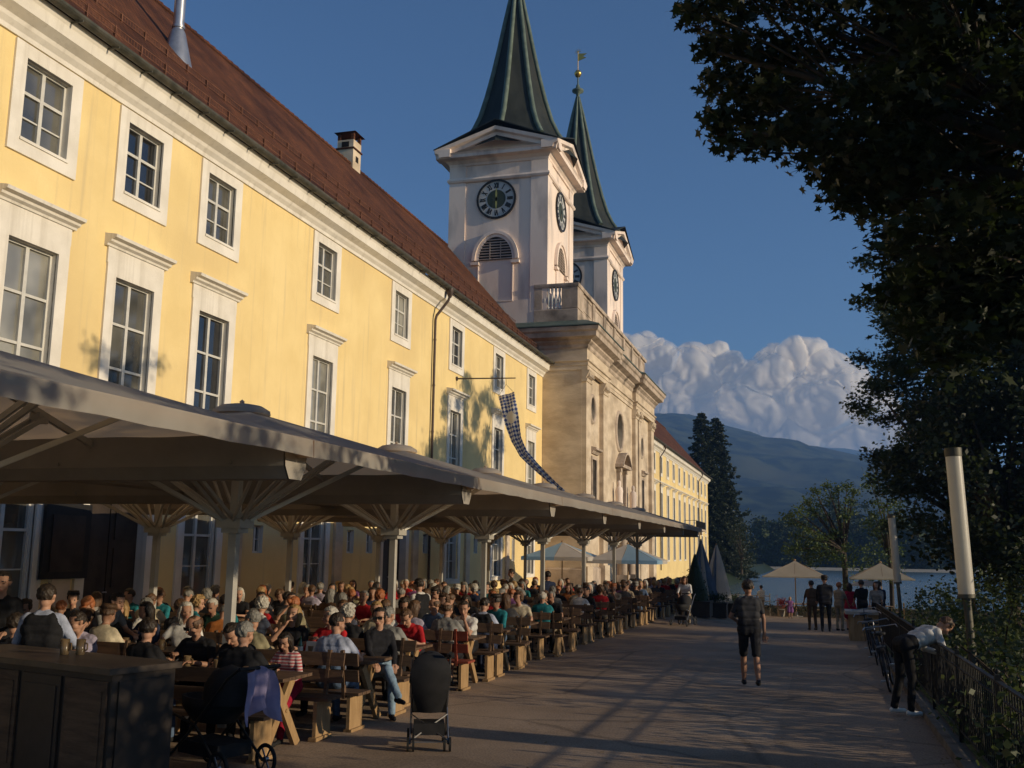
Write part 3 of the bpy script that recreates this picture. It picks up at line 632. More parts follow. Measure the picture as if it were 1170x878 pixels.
for (y, z, r) in OV:
    f = MB(); n = 36; prof = [(r+.0, 0), (r, .10), (r+.10, .14), (r+.22, .10), (r+.26, .0)]
    vs2 = []
    for q, o in prof:
        for i in range(n): t = 2*PI*i/n; vs2.append((XC+o+.001, y+q*math.cos(t), z+q*math.sin(t)))
    f.add(vs2, [(k*n+i, k*n+(i+1) % n, (k+1)*n+(i+1) % n, (k+1)*n+i) for k in range(4) for i in range(n)], 0, True)
    fo = f.build('round_window', M['stone_trim'], CH)
    p = MB(); p.add([(XC-.4, y+r*math.cos(2*PI*i/n), z+r*math.sin(2*PI*i/n)) for i in range(n)], [tuple(range(n))])
    p.build('pane', M['pane'], fo)
    s = MB()
    for k in (-1, 0, 1): s.box(XC-.4, XC-.37, y+k*r*.5-.025, y+k*r*.5+.025, z-r*.85, z+r*.85); s.box(XC-.4, XC-.37, y-r*.85, y+r*.85, z+k*r*.5-.025, z+k*r*.5+.025)
    s.build('glazing_bars', M['iron'], fo)
for (y0, y1, z0, z1) in NW:
    f = MB()
    for a, b_, c_2, d_ in ((y0-.22, y0, z0-.2, z1+.2), (y1, y1+.22, z0-.2, z1+.2), (y0, y1, z1, z1+.2), (y0, y1, z0-.25, z0)): f.box(XC-.05, XC+.08, a, b_, c_2, d_)
    f.sweep([(0, z1+.32), (.12, z1+.34), (.22, z1+.5), (.4, z1+.56), (.4, z1+.68), (0, z1+.78)], [(XC+.001, y0-.4), (XC+.001, y1+.4)])
    fo = f.build('tall_window', M['stone_trim'], CH)
    p = MB(); p.box(XC-.42, XC-.40, y0, y1, z0, z1); p.build('pane', M['pane'], fo)
# aedicule over the door, flanked by obelisk-shaped niches, columns
a = MB()
for s in (-1, 1):
    y = 71.2+s*1.55
    a.tube((XC+.5, y, 0), (XC+.5, y, 3.6), .30, .25, 14); a.box(XC+.15, XC+.85, y-.35, y+.35, 3.6, 3.95); a.box(XC+.1, XC+.9, y-.4, y+.4, -.5, .5)
    y = 71.2+s*1.15
    a.box(XC, XC+.26, y-.22, y+.22, 4.6, 7.6); a.box(XC, XC+.34, y-.28, y+.28, 7.6, 7.9)
a.box(XC, XC+1.0, 68.9, 73.5, 3.95, 4.45); a.sweep([(0, 4.45), (.1, 4.47), (.28, 4.6), (.3, 4.7), (0, 4.75)], [(XC+.98, 68.7), (XC+.98, 73.7)])
a.box(XC, XC+.06, 70.4, 72.0, 4.9, 7.5)
# small segmental pediment
n = 12; arc = [(71.2-1.75+3.5*i/n, 7.95+.95*math.sin(PI*i/n)) for i in range(n+1)]
a.box(XC, XC+.55, 69.35, 73.05, 7.9, 8.12)
for (ya, za), (yb, zb_) in zip(arc, arc[1:]):
    a.add([(XC, ya, za+.15), (XC+.6, ya, za+.15), (XC+.6, yb, zb_+.15), (XC, yb, zb_+.15), (XC, ya, za+.0), (XC+.6, ya, za+.0), (XC+.6, yb, zb_+.0), (XC, yb, zb_+.0)],
          [(0, 1, 2, 3), (7, 6, 5, 4), (1, 5, 6, 2)])
a.add([(XC+.12, y, z) for y, z in arc], [tuple(range(n+1))])
a.build('portal', M['stone_trim'], CH)
for y in (68.6, 74.2):       # slender stone figures on consoles beside the portal
    s = MB(); s.lathe([(.34, 4.5), (.36, 4.7), (.24, 4.75), (.27, 5.2), (.23, 5.7), (.28, 6.15), (.22, 6.4), (.09, 6.5), (.12, 6.6), (.13, 6.75), (.08, 6.88), (0, 6.9)], 12, (XC+.42, y, 0)); s.box(XC, XC+.8, y-.42, y+.42, 4.2, 4.5)
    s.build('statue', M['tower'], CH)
dd = MB(); dd.box(XC-.4, XC-.32, 69.9, 72.4, -1.2, 3.4)
for k in range(2):
    for z in (0, 1.2, 2.3): dd.box(XC-.32, XC-.28, 70.1+1.2*k, 70.95+1.2*k, z, z+.9)
dd.build('door', M['wood'], CH)
# pilasters with capitals and bases
for (y0, y1) in ((58.72, 60.1), (63.9, 65.3), (76.3, 77.3), (77.9, 78.9), (84.2, 85.58)):
    p = MB(); p.box(XC-.0, XC+.28, y0, y1, 1.2, 12.2); p.box(XC, XC+.4, y0-.1, y1+.1, -1.2, 1.2)
    p.sweep([(0, 12.15), (.33, 12.2), (.36, 12.35), (.30, 12.42), (.45, 12.75), (.5, 12.88), (0, 12.9)], [(XC, y0-.12), (XC, y1+.12)])
    for k in range(5): yy = y0+(y1-y0)*(k+.5)/5; p.obox((XC+.42, yy, 12.6), (.06, 0, .04), (0, .09, 0), (-.03, 0, .13))
    p.build('pilaster', M['stone'], CH)
# entablature along side and front, breaking forward over the pilasters
def path_front(off=0):
    e = off
    pts = [(-40, CY0), (XC, CY0)]
    for (y0, y1) in ((58.7, 65.3), (76.3, 85.6)): pass
    return [(XC-26.9, CY0), (XC+.30, CY0), (XC+.30, 65.35), (XC+.02, 65.35), (XC+.02, 76.25), (XC+.30, 76.25), (XC+.30, CY1), (XC-26.9, CY1)]
arch = [(-.2, 12.9), (.06, 12.9), (.06, 13.15), (.10, 13.17), (.10, 13.38), (.2, 13.42), (.2, 13.5), (.03, 13.52), (.03, 14.2), (-.2, 14.2)]
e = MB(); e.sweep(arch, path_front()); e.build('architrave', M['stone'], CH)
corn = [(-.2, 14.2), (.05, 14.2), (.12, 14.3), (.14, 14.45), (.32, 14.6), (.34, 14.7), (.72, 14.84), (.76, 15.12), (.86, 15.2), (.92, 15.42), (-.2, 15.46)]
e = MB(); e.sweep(corn, path_front()); e.build('cornice', M['stone_trim'], CH)
e = MB(); e.sweep([(-1.4, 15.47), (.95, 15.47), (.95, 15.53), (-.1, 16.02), (-1.4, 16.1)], path_front()); e.build('cornice_flashing', M['copper'], CH)
e = MB(); e.sweep([(0, -1.5), (.12, -1.5), (.12, 1.0), (0, 1.1)], [(XC-2.4, CY0-.001), (XC+.001, CY0-.001), (XC+.001, 63.8)]); e.build('plinth', M['stone_trim'], CH); e = MB(); e.sweep([(0, 4.5), (.14, 4.55), (.2, 4.75), (0, 4.85)], [(XC+.29, 58.8), (XC+.29, 65.3)])
e.sweep([(0, 4.5), (.14, 4.55), (.2, 4.75), (0, 4.85)], [(XC+.002, 65.4), (XC+.002, 69)]); e.build('string_course', M['stone_trim'], CH)
e = MB(); e.add([(XC-27, CY0, 15), (XC-.5, CY0, 16.0), (XC-.5, CY1, 16.0), (XC-27, CY1, 15)], [(0, 1, 2, 3)])
e.add([(-21, 62, 15.6), (-40, 62, 15.6), (-40, 72.2, 22), (-21, 72.2, 22)], [(0, 1, 2, 3)]); e.add([(-21, 82, 15.6), (-40, 82, 15.6), (-40, 72.2, 22), (-21, 72.2, 22)], [(0, 1, 2, 3)]); e.add([(-21, 62, 15.6), (-21, 82, 15.6), (-21, 72.2, 22)], [(0, 1, 2)])
e.build('nave_roof', M['tiles'], CH)
# balustrade
BX = -13.5; b = MB(); pil = MB(); bp_ = [(BX-2.75, 58.95), (BX, 58.95), (BX, 85.3), (BX-2.75, 85.3)]
b.sweep([(-.22, 16.0), (.03, 16.0), (.03, 16.75), (-.02, 16.85), (-.22, 16.85)], bp_); b.sweep([(-.26, 18.2), (.07, 18.2), (.1, 18.32), (.1, 18.42), (-.26, 18.46)], bp_)
b.box(BX-.28, BX+.02, 58.93, 60.3, 16.85, 18.2)
for y in (60.3, 63.9, 67.6, 71.3, 75.0, 78.7, 82.4):
    b.box(BX-.24, BX+.015, y-.35, y+.35, 16.85, 18.2)
for ya, yb in ((60.65, 63.55), (64.25, 67.25), (67.95, 70.95), (71.65, 74.65), (75.35, 78.35), (79.05, 82.05), (82.75, 85.2)):
    b.box(BX-.15, BX-.06, ya, yb, 16.87, 18.18)
    for a_, c2_, z0, z1 in ((ya+.15, yb-.15, 17.05, 17.12), (ya+.15, yb-.15, 17.95, 18.02)): b.box(BX-.06, BX-.03, a_, c2_, z0, z1)
    for yy in (ya+.15, yb-.22): b.box(BX-.06, BX-.03, yy, yy+.07, 17.12, 17.95)
b.box(BX-1.0, BX-.28, 58.93, 59.15, 16.85, 18.2); b.box(BX-2.75, BX-2.25, 58.93, 59.15, 16.85, 18.2)
bo = b.build('balustrade', M['stone_trim'], CH)
b = MB()
for k in range(5): b.lathe([(.09, 16.86), (.09, 16.95), (.05, 17.02), (.11, 17.3), (.12, 17.42), (.05, 17.85), (.09, 18.0), (.09, 18.19)], 10, (BX-1.15-.235*k, 59.04, 0))
b.build('balusters', M['white'], bo)
# ---- towers
def glyph(s):
    """strokes of a roman numeral in a unit-high cell"""
    out = []; x = 0
    for ch_ in s:
        if ch_ == 'I': out.append(((x+.09, 0), (x+.09, 1))); x += .22
        elif ch_ == 'V': out += [((x+.0, 1), (x+.22, 0)), ((x+.44, 1), (x+.22, 0))]; x += .50
        elif ch_ == 'X': out += [((x+.0, 0), (x+.44, 1)), ((x+.0, 1), (x+.44, 0))]; x += .50
    return out, x
NUM = ['XII', 'I', 'II', 'III', 'IIII', 'V', 'VI', 'VII', 'VIII', 'IX', 'X', 'XI']
def clock(parent, c, ax, ay, r):
    """ax: unit vector to the viewer's right, outward = nrm"""
    c = Vector(c); ax = Vector(ax); zz = Vector((0, 0, 1)); nrm = ax.cross(zz)
    P = lambda a, b, o: tuple(c+ax*a+zz*b+nrm*o)
    n = 48
    def ring(mb, r0, r1, o0, o1, mi=0):
        vs3 = []
        for q, o in ((r0, 0), (r0, o0), (r1, o1), (r1, 0)):
            for i in range(n): t = 2*PI*i/n; vs3.append(P(q*math.cos(t), q*math.sin(t), o))
        mb.add(vs3, [(k*n+i, k*n+(i+1) % n, (k+1)*n+(i+1) % n, (k+1)*n+i) for k in range(3) for i in range(n)], mi)
    def disc(mb, q, o): mb.add([P(q*math.cos(2*PI*i/n), q*math.sin(2*PI*i/n), o) for i in range(n)], [tuple(range(n))])
    f = MB(); disc(f, r*.97, .05); fo = f.build('clock_face', M['dial'], parent)
    f = MB(); ring(f, r*.94, r*1.04, .12, .12); f.build('clock_rim', M['black'], fo)
    f = MB(); disc(f, r*.49, .06); f.build('clock_centre', M['dialgreen'], fo)
    f = MB()
    for i, s in enumerate(NUM):
        st, wd = glyph(s); t = -2*PI*i/12; H_ = r*.30; sc = H_; sx = min(1., .95/wd) if wd else 1
        for (x0, y0), (x1, y1) in st:
            q = []
            for (x, y) in ((x0, y0), (x1, y1)):
                u = (x-wd/2)*sc*.85*sx; v = r*.57+y*H_; q.append((u*math.cos(t)-v*math.sin(t), u*math.sin(t)+v*math.cos(t)))
            d = Vector((q[1][0]-q[0][0], q[1][1]-q[0][1])).normalized(); m_ = Vector((-d.y, d.x))*r*.024
            f.add([P(q[0][0]-m_.x, q[0][1]-m_.y, .062), P(q[1][0]-m_.x, q[1][1]-m_.y, .062), P(q[1][0]+m_.x, q[1][1]+m_.y, .062), P(q[0][0]+m_.x, q[0][1]+m_.y, .062)], [(0, 1, 2, 3)])
    f.build('numerals', M['black'], fo)
    for nm, ang, ln, bk in (('minute_hand', 0, .62, .12), ('hour_hand', PI, .60, .1)):
        f = MB(); dx, dy = math.sin(ang), math.cos(ang)
        p0 = (-dx*r*bk, -dy*r*bk); p1 = (dx*r*ln, dy*r*ln); m_ = (dy*r*.035, -dx*r*.035)
        f.add([P(p0[0]-m_[0], p0[1]-m_[1], .09), P(p0[0]+m_[0], p0[1]+m_[1], .09), P(p1[0]*.5+m_[0]*1.5, p1[1]*.5+m_[1]*1.5, .09), P(*p1, .09), P(p1[0]*.5-m_[0]*1.5, p1[1]*.5-m_[1]*1.5, .09)], [(0, 1, 2, 3, 4)])
        f.build(nm, M['gold'], fo)
def tower(Y0):
    x0, x1, y0, y1 = -22.0, -15.5, Y0, Y0+6.9; cx, cy_ = (x0+x1)/2, (y0+y1)/2
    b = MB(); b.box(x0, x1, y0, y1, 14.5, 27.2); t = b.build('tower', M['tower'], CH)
    # corner strips and string course
    s = MB()
    for (xa, xb, ya, yb) in ((x0-.07, x0+1.05, y0-.07, y0), (x1-1.05, x1+.07, y0-.07, y0), (x1, x1+.07, y0, y0+1.05), (x1, x1+.07, y1-1.05, y1+.07)): s.box(xa, xb, ya, yb, 16.0, 27.2)
    sq = [(x0, y0), (x1, y0), (x1, y1), (x0, y1)]
    s.sweep([(0, 25.55), (.1, 25.6), (.16, 25.72), (.1, 25.86), (0, 25.9)], [(x0-.05, y0-.05), (x1+.05, y0-.05), (x1+.05, y1+.05), (x0-.05, y1+.05)], closed=True)
    s.box(x0-.06, x1+.06, y0-.06, y0-.002, 16.0, 17.55); s.box(x1+.002, x1+.06, y0, y1, 16.0, 17.55)
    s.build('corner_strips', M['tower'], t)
    e = MB(); pr = [(-.1, 26.68), (.09, 26.7), (.12, 26.84), (.24, 26.95), (.30, 27.04), (.74, 27.08), (.77, 27.28), (.86, 27.38), (-.1, 27.44)]
    e.sweep(pr, sq, closed=True)
    # pediments on each side: raking cornices
    ap = 29.1; W = 3.25+.88
    for k in range(4):
        ux, uy = ((1, 0), (0, 1), (-1, 0), (0, -1))[k]; ox, oy = ((0, -1), (1, 0), (0, 1), (-1, 0))[k]
        hw = (3.25 if ux else 3.45)+.88; ho3 = (3.45 if ux else 3.25)
        def Q(a, o, z): return (cx+ux*a+ox*o, cy_+uy*a+oy*o, z)
        for s_ in (-1, 1):
            lo = [(ho3-.2, -.42), (ho3+.55, -.42), (ho3+.60, -.2), (ho3+.82, -.12), (ho3+.88, .1), (ho3-.2, .1)]
            A = [Q(s_*hw, o, 27.13+dz+.0) for o, dz in [(a, b+.42) for a, b in lo]]; B = [Q(0, o, 28.83+dz) for o, dz in lo]
            nn = len(lo); e.add(A+B, [(i, (i+1) % nn, nn+(i+1) % nn, nn+i) for i in range(nn)]+[tuple(range(nn))])
        e.add([Q(-hw+.6, ho3+.02, 27.45), Q(hw-.6, ho3+.02, 27.45), Q(0, ho3+.02, ap)], [(0, 1, 2)])
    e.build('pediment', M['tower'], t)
    # cross-gabled roof under the spire
    r_ = MB()
    for k in range(4):
        ux, uy = ((1, 0), (0, 1), (-1, 0), (0, -1))[k]; ox, oy = ((0, -1), (1, 0), (0, 1), (-1, 0))[k]
        hw = (3.25 if ux else 3.45)+.93; ho3 = (3.45 if ux else 3.25)+.93
        def Q(a, o, z): return (cx+ux*a+ox*o, cy_+uy*a+oy*o, z)
        z0, z1 = 27.69, 29.40
        for s_ in (-1, 1):
            r_.add([Q(s_*hw, ho3, z0), Q(0, ho3, z1), Q(0, 0, z1)], [(0, 1, 2)])
            r_.add([Q(s_*hw, ho3, z0-.07), Q(0, ho3, z1-.07), Q(0, ho3, z1), Q(s_*hw, ho3, z0)], [(0, 1, 2, 3)])
    # spire: octagon with concave flare
    prof = [(27.9, 4.1), (28.9, 3.35), (29.8, 2.78), (30.8, 2.36), (32.3, 1.94), (34.0, 1.55), (36.0, 1.15), (38.0, .78), (40.0, .40), (41.6, .10)]
    N8 = 8; vs3 = []
    for z, q in prof:
        for i in range(N8):
            t_ = 2*PI*i/N8; ww = q/math.cos(PI/8)
            if z < 30: pass
            vs3.append((cx+ww*math.cos(t_), cy_+ww*math.sin(t_), z))
    r_.add(vs3, [(k*N8+i, k*N8+(i+1) % N8, (k+1)*N8+(i+1) % N8, (k+1)*N8+i) for k in range(len(prof)-1) for i in range(N8)])
    sp = r_.build('spire', M['slate'], t)
    rb = MB()
    for i in range(N8):
        t_ = 2*PI*i/N8; pts = [(cx+(q/math.cos(PI/8)+.03)*math.cos(t_), cy_+(q/math.cos(PI/8)+.03)*math.sin(t_), z) for z, q in prof[1:]]
        rr = [.19]*4+[.18, .17, .16, .14, .06]; rb.path(pts, rr, 6)
    rb.build('spire_ribs', M['copper'], sp)
    f = MB(); f.lathe([(.12, 41.3), (.14, 41.5), (.16, 41.9), (.5, 42.1), (.52, 42.25), (.2, 42.35), (.16, 42.7), (.07, 42.8), (.06, 43.5)], 14, (cx, cy_, 0)); fo = f.build('finial', M['copper'], sp)
    f = MB(); f.lathe([(0, 43.45), (.2, 43.52), (.32, 43.75), (.33, 43.85), (.2, 44.08), (0, 44.15)], 16, (cx, cy_, 0)); f.tube((cx, cy_, 44.1), (cx, cy_, 45.9), .035, n=6)
    f.add([(cx, cy_-.02, 45.0), (cx+.75, cy_-.02, 45.25), (cx+.45, cy_-.02, 45.4), (cx+.8, cy_-.02, 45.65), (cx, cy_-.02, 45.7), (cx, cy_+.02, 45.0), (cx+.75, cy_+.02, 45.25), (cx+.45, cy_+.02, 45.4), (cx+.8, cy_+.02, 45.65), (cx, cy_+.02, 45.7)],
          [(0, 1, 2, 3, 4), (9, 8, 7, 6, 5), (0, 5, 6, 1), (1, 6, 7, 2), (2, 7, 8, 3), (3, 8, 9, 4)])
    for k in range(8): f.bar((cx, cy_, 45.9), (cx+.3*math.cos(k*PI/4), cy_, 45.9+.3*math.sin(k*PI/4)), .03, .03)
    f.build('weather_vane', M['gold'], fo)
    clock(t, (cx-.1, y0-.01, 24.28), (1, 0, 0), None, 1.27)
    clock(t, (x1+.01, cy_, 24.28), (0, 1, 0), None, 1.27)
    # arched louvre windows
    for (c, ax) in (((cx-.1, y0-.01, 20.25), (1, 0, 0)), ((x1+.01, cy_, 20.25), (0, 1, 0))):
        c = Vector(c); ax = Vector(ax); nrm = ax.cross(Vector((0, 0, 1))); P = lambda a, z, o: tuple(c+ax*a+Vector((0, 0, z))+nrm*o)
        f = MB(); n = 20; r0, r1 = 1.12, 1.55; zb3 = 0.
        arc_i = [(r0*math.cos(PI*i/n), r0*math.sin(PI*i/n)*1.35) for i in range(n+1)]; arc_o = [(r1*math.cos(PI*i/n), r1*math.sin(PI*i/n)*1.22) for i in range(n+1)]
        arc_m = [((a+b)/2, (d+e_)/2) for (a, d), (b, e_) in zip(arc_i, arc_o)]
        for A, B, oa, ob in ((arc_i, arc_i, 0, .10), (arc_i, arc_m, .10, .12), (arc_m, arc_o, .2, .2), (arc_m, arc_m, .12, .2), (arc_o, arc_o, .2, 0)):
            f.add([P(a, z, oa) for a, z in A]+[P(a, z, ob) for a, z in B], [(i, i+1, n+2+i, n+1+i) for i in range(n)])
        for s_ in (-1, 1):
            q0 = c+ax*s_*1.34+nrm*.1; f.obox(tuple(q0+Vector((0, 0, -.2))), ax*.27, nrm*.12, (0, 0, .09)); f.obox(tuple(c+ax*s_*1.15+nrm*.02+Vector((0, 0, -1.55))), ax*.03, nrm*.05, (0, 0, 1.2))
        f.obox(tuple(c+nrm*.02+Vector((0, 0, -2.72))), ax*1.2, nrm*.07, (0, 0, .04))
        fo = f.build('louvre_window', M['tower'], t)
        d = MB(); d.add([P(a, z, .012) for a, z in arc_i], [tuple(range(n+1))]); d.build('louvre_recess', M['dark_in'], fo)
        l = MB()
        for k in range(8):
            z = .04+k*.18; hw = r0*math.sqrt(max(0, 1-(z/(r0*1.35))**2))-.02
            if hw > .15: l.obox(P(0, z+.03, .06), ax*hw, nrm*.05+Vector((0, 0, -.035)), Vector((0, 0, .022))+nrm*.012)
        for a in (-.36, .36): l.obox(P(a, .6, .09), ax*.025, nrm*.02, (0, 0, .6))
        l.build('louvres', M['louvre'], fo)
    return t
tower(59.02); tower(78.3)
# ================================================================== canopy of large square umbrellas
ORD = ['first', 'second', 'third', 'fourth', 'fifth', 'sixth', 'seventh', 'eighth', 'ninth', 'tenth', 'eleventh', 'twelfth', 'thirteenth', 'fourteenth', 'fifteenth', 'sixteenth', 'seventeenth', 'eighteenth', 'nineteenth', 'twentieth']
PX1, PX2, PYS, PY0 = -7.0, -11.78, 5.07, 11.31
def make_umbrella(lower):
    hx, hy = 2.38, 2.52; ze, za = 3.12, 3.84
    t = thing('canopy_umbrella', (0, 0, 0), 'x', 'umbrella', 'large square umbrellas forming the beer garden canopy')
    b = MB(); b.box(-.052, .052, -.052, .052, -lower, 3.75); b.box(-.3, .3, -.3, .3, -lower-.02, -lower+.03); b.build('pole', M['alu'], t)
    b = MB(); b.box(-.12, .12, -.12, .12, 2.26, 2.32); b.box(-.17, .17, -.17, .17, 2.32, 2.43); b.build('collar', M['alu'], t)
    # membrane with sagging panels between the rafters
    m = MB(); nr = 7
    def edge(k, n=16):   # perimeter point k of n
        a = 2*PI*k/n; c, s = math.cos(a), math.sin(a); q = 1/max(abs(c), abs(s)); return c*q*hx, s*q*hy
    n = 32; vs_ = []
    for r in range(nr+1):
        f = r/nr
        for k in range(n):
            x, y = edge(k, n); ph = (k % 4)/4; sag = -.10*math.sin(PI*ph)*math.sin(PI*min(1, f*.95))*f
            vs_.append((x*f, y*f, za-(za-ze)*f**1.0+sag))
    m.add(vs_, [(r*n+k, r*n+(k+1) % n, (r+1)*n+(k+1) % n, (r+1)*n+k) for r in range(nr) for k in range(n)], 0, True)
    for r_ in (0,):
        o = len(m.v); ring = [(x, y) for x, y in (edge(k, n) for k in range(n))]
        m.add([(x, y, ze) for x, y in ring]+[(x*1.004, y*1.004, ze-.17+(.012 if k % 2 else 0)) for k, (x, y) in enumerate(ring)], [(k, (k+1) % n, n+(k+1) % n, n+k) for k in range(n)])
    c = m.build('canopy', M['canvas'], t, fix=False)
    b = MB(); b.lathe([(0, za+.06), (.12, za+.055), (.26, za+.03), (.36, za-.03), (.37, za-.08)], 16); b.lathe([(.02, za+.05), (.035, za+.09), (0, za+.12)], 8); b.build('cap', M['canvas'], t)
    b = MB()
    for x0, x1, y0, y1 in ((-hx+.04, -hx+.1, -hy+.04, hy-.04), (hx-.1, hx-.04, -hy+.04, hy-.04), (-hx+.1, hx-.1, -hy+.04, -hy+.1), (-hx+.1, hx-.1, hy-.1, hy-.04)): b.box(x0, x1, y0, y1, ze-.09, ze-.03)
    b.build('edge_frame', M['alu'], c)
    for k in range(8):
        x, y = edge(k, 8); 
        r = MB(); r.bar((x*.06, y*.06, za-.10), (x*.96, y*.96, ze-.06), .045, .06); ro = r.build('rafter', M['alu'], t)
        s = MB()
        ox, oy = .06*math.sin(k*PI/4), -.06*math.cos(k*PI/4)
        f = .62 if k % 2 == 0 else .55
        for sg in (-1, 1): s.bar((x*.05+ox*sg, y*.05+oy*sg, 2.42), (x*f+ox*sg, y*f+oy*sg, za-(za-ze)*f-.13), .032, .045)
        s.obox((x*f, y*f, za-(za-ze)*f-.13), (.06, 0, 0), (0, .06, 0), (0, 0, .05))
        s.build('strut', M['alu'], ro)
    return t
umb0 = None
for row, X in ((0, PX1), (1, PX2)):
    for k in range(-1, 7 if row == 0 else 7):
        Y = PY0+PYS*k
        lab = ('front row' if row == 0 else 'back row')
        label = ('cream square umbrella on a pale pole, %s of the %s counted from the camera' % (ORD[k+1], lab))
        if umb0 is None: umb0 = make_umbrella(.35); u = umb0
        else: u = copy_tree(umb0)
        u.location = (X, Y, 0); u['label'] = label
for k in range(-1, 7):
    Y = PY0+PYS*(k+.5); 
    b = MB()
    pr = [(-.24, 3.16), (-.2, 2.86), (-.12, 2.74), (.12, 2.74), (.2, 2.86), (.24, 3.16), (.22, 3.16), (.18, 2.87), (.11, 2.76), (-.11, 2.76), (-.18, 2.87), (-.22, 3.16)]
    A = [(-4.82, Y+o, z) for o, z in pr]; B = [(-14.1, Y+o, z) for o, z in pr]; n = len(pr)
    b.add(A+B, [(i, (i+1) % n, n+(i+1) % n, n+i) for i in range(n)])
    b.add([(-4.80, Y+o, z) for o, z in pr[:6]], [tuple(range(6))])
    for xx in (-5.4, -7.4, -9.4, -11.4): b.box(xx-.02, xx+.02, Y-.23, Y+.23, 2.88, 2.91)
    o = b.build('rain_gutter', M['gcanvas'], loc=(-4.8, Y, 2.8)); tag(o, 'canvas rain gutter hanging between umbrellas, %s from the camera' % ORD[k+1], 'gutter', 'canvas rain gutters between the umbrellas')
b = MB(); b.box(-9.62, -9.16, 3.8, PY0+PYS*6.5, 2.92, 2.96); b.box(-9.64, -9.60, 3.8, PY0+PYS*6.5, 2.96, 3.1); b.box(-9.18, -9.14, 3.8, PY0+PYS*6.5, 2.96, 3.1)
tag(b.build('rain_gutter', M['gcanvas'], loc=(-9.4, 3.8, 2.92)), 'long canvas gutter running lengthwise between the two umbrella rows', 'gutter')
# ================================================================== tables and benches
def make_table():
    t = thing('beer_table', (0, 0, 0), 'x', 'table', 'wooden beer garden tables'); z = .78
    b = MB()
    for k in range(5): b.box(-2.05, 0, -.35+.14*k+.004, -.35+.14*k+.136, z-.035, z)
    b.box(-1.9, -1.83, -.32, .32, z-.08, z-.035); b.box(-.25, -.18, -.32, .32, z-.08, z-.035); b.build('table_top', M['wood'], t)
    for x in (-.22, -1.86):
        l = MB(); l.bar((x, -.30, 0), (x, .24, z-.07), .055, .11); l.bar((x+.06, .30, 0), (x+.06, -.24, z-.07), .055, .11); l.tube((x+.1, 0, .40), (x-.05, 0, .40), .02)
        l.build('leg', M['pine'], t)
    b = MB(); b.bar((-1.86, 0, .40), (-.2, 0, .40), .045, .07); b.build('stretcher', M['pine'], t)
    return t
def make_bench(m, s=1):     # faces +Y when s=1: backrest on the -Y side
    t = thing('beer_bench', (0, 0, 0), 'x', 'bench', 'wooden benches with backrests')
    b = MB()
    for k in range(3): b.box(-2.1, 0, s*(-.17+.12*k)-.055, s*(-.17+.12*k)+.055, .435, .47)
    b.build('seat', m, t)
    b = MB()
    for z0, z1, y in ((.60, .74, -.24), (.79, .94, -.27)): b.obox((-1.05, s*y, (z0+z1)/2), (1.05, 0, 0), (0, .014, 0), (0, s*-.015, (z1-z0)/2))
    for x in (-.2, -1.9): b.bar((x, s*-.20, .40), (x, s*-.29, .97), .05, .04)
    b.build('backrest', m, t)
    for x in (-.14, -1.96):
        l = MB(); l.obox((x, s*-.02, .215), (.022, 0, 0), (0, .18, 0), (0, 0, .215)); l.box(x-.05, x+.05, -.2, .2, .0, .04); l.build('leg', M['pine'], t)
    return t
T0 = make_table(); BM = make_bench(M['wood'], 1); BP = make_bench(M['wood'], -1); BR = make_bench(M['wood_red'], 1); used = {}
def put(proto, loc, label):
    k = proto.name
    if k not in used: used[k] = 1; o = proto
    else: o = copy_tree(proto)
    o.location = loc; o['label'] = label; return o
TY0, TDY, TH = 10.35, 2.05, .78
TABLES = []      # (row, i, xend, y)
ROWN = ['front', 'middle', 'back']
for row, xe, n in ((0, -5.5, 19), (1, -8.35, 19), (2, -11.2, 18)):
    for i in range(n):
        y = TY0+TDY*i; xo = xe+(.12*math.sin(i*2.3)); z = g(xo, y)
        TABLES.append((row, i, xo, y))
        if row == 2 and i > 12 or row == 1 and i > 15: continue
        put(T0, (xo, y, z), '%s table from the camera in the %s row under the canopy' % (ORD[i], ROWN[row]))
        nm = ('dark wooden' if not (row == 0 and i == 3) else 'red painted wooden')
        pr = BR if (row == 0 and i == 3) else BM
        put(pr, (xo+.1, y-.66, z), '%s bench on the near side of the %s %s-row table' % (nm, ORD[i], ROWN[row]))
        put(BP, (xo+.1, y+.66, z), 'dark wooden bench on the far side of the %s %s-row table' % (ORD[i], ROWN[row]))
# a few things standing on the tables
def glass_proto(fill):
    t = thing('beer_glass', (0, 0, 0), 'x', 'glass', 'glasses on the tables')
    b = MB(); b.lathe([(.035, 0), (.04, .01), (.042, .14), (.039, .14), (.036, .012), (0, .012)], 12); b.build('glass_body', M['glassy'], t)
    b = MB(); b.lathe([(0, .014), (.035, .014), (.038, fill), (0, fill)], 12); b.build('beer', M['beer'], t)
    h = MB(); h.path([(.04, 0, .11), (.07, 0, .10), (.072, 0, .05), (.04, 0, .035)], .007, 6); h.build('handle', M['glassy'], t)
    return t
def bottle_proto(m, nm):
    t = thing('bottle', (0, 0, 0), 'x', 'bottle'); b = MB(); b.lathe([(.0, 0), (.033, .002), (.034, .14), (.014, .19), (.013, .24), (0, .24)], 12); b.build('bottle_body', m, t)
    b = MB(); b.lathe([(.0345, .05), (.0345, .11)], 12); b.build('bottle_label', M['paper'], t); return t
G0 = glass_proto(.11); G1 = glass_proto(.05); B0 = bottle_proto(mat('green_bottle_glass', (.01, .10, .05), rough=.1, spec=.7), 'g')
rg = random.Random(5); cnt = 0
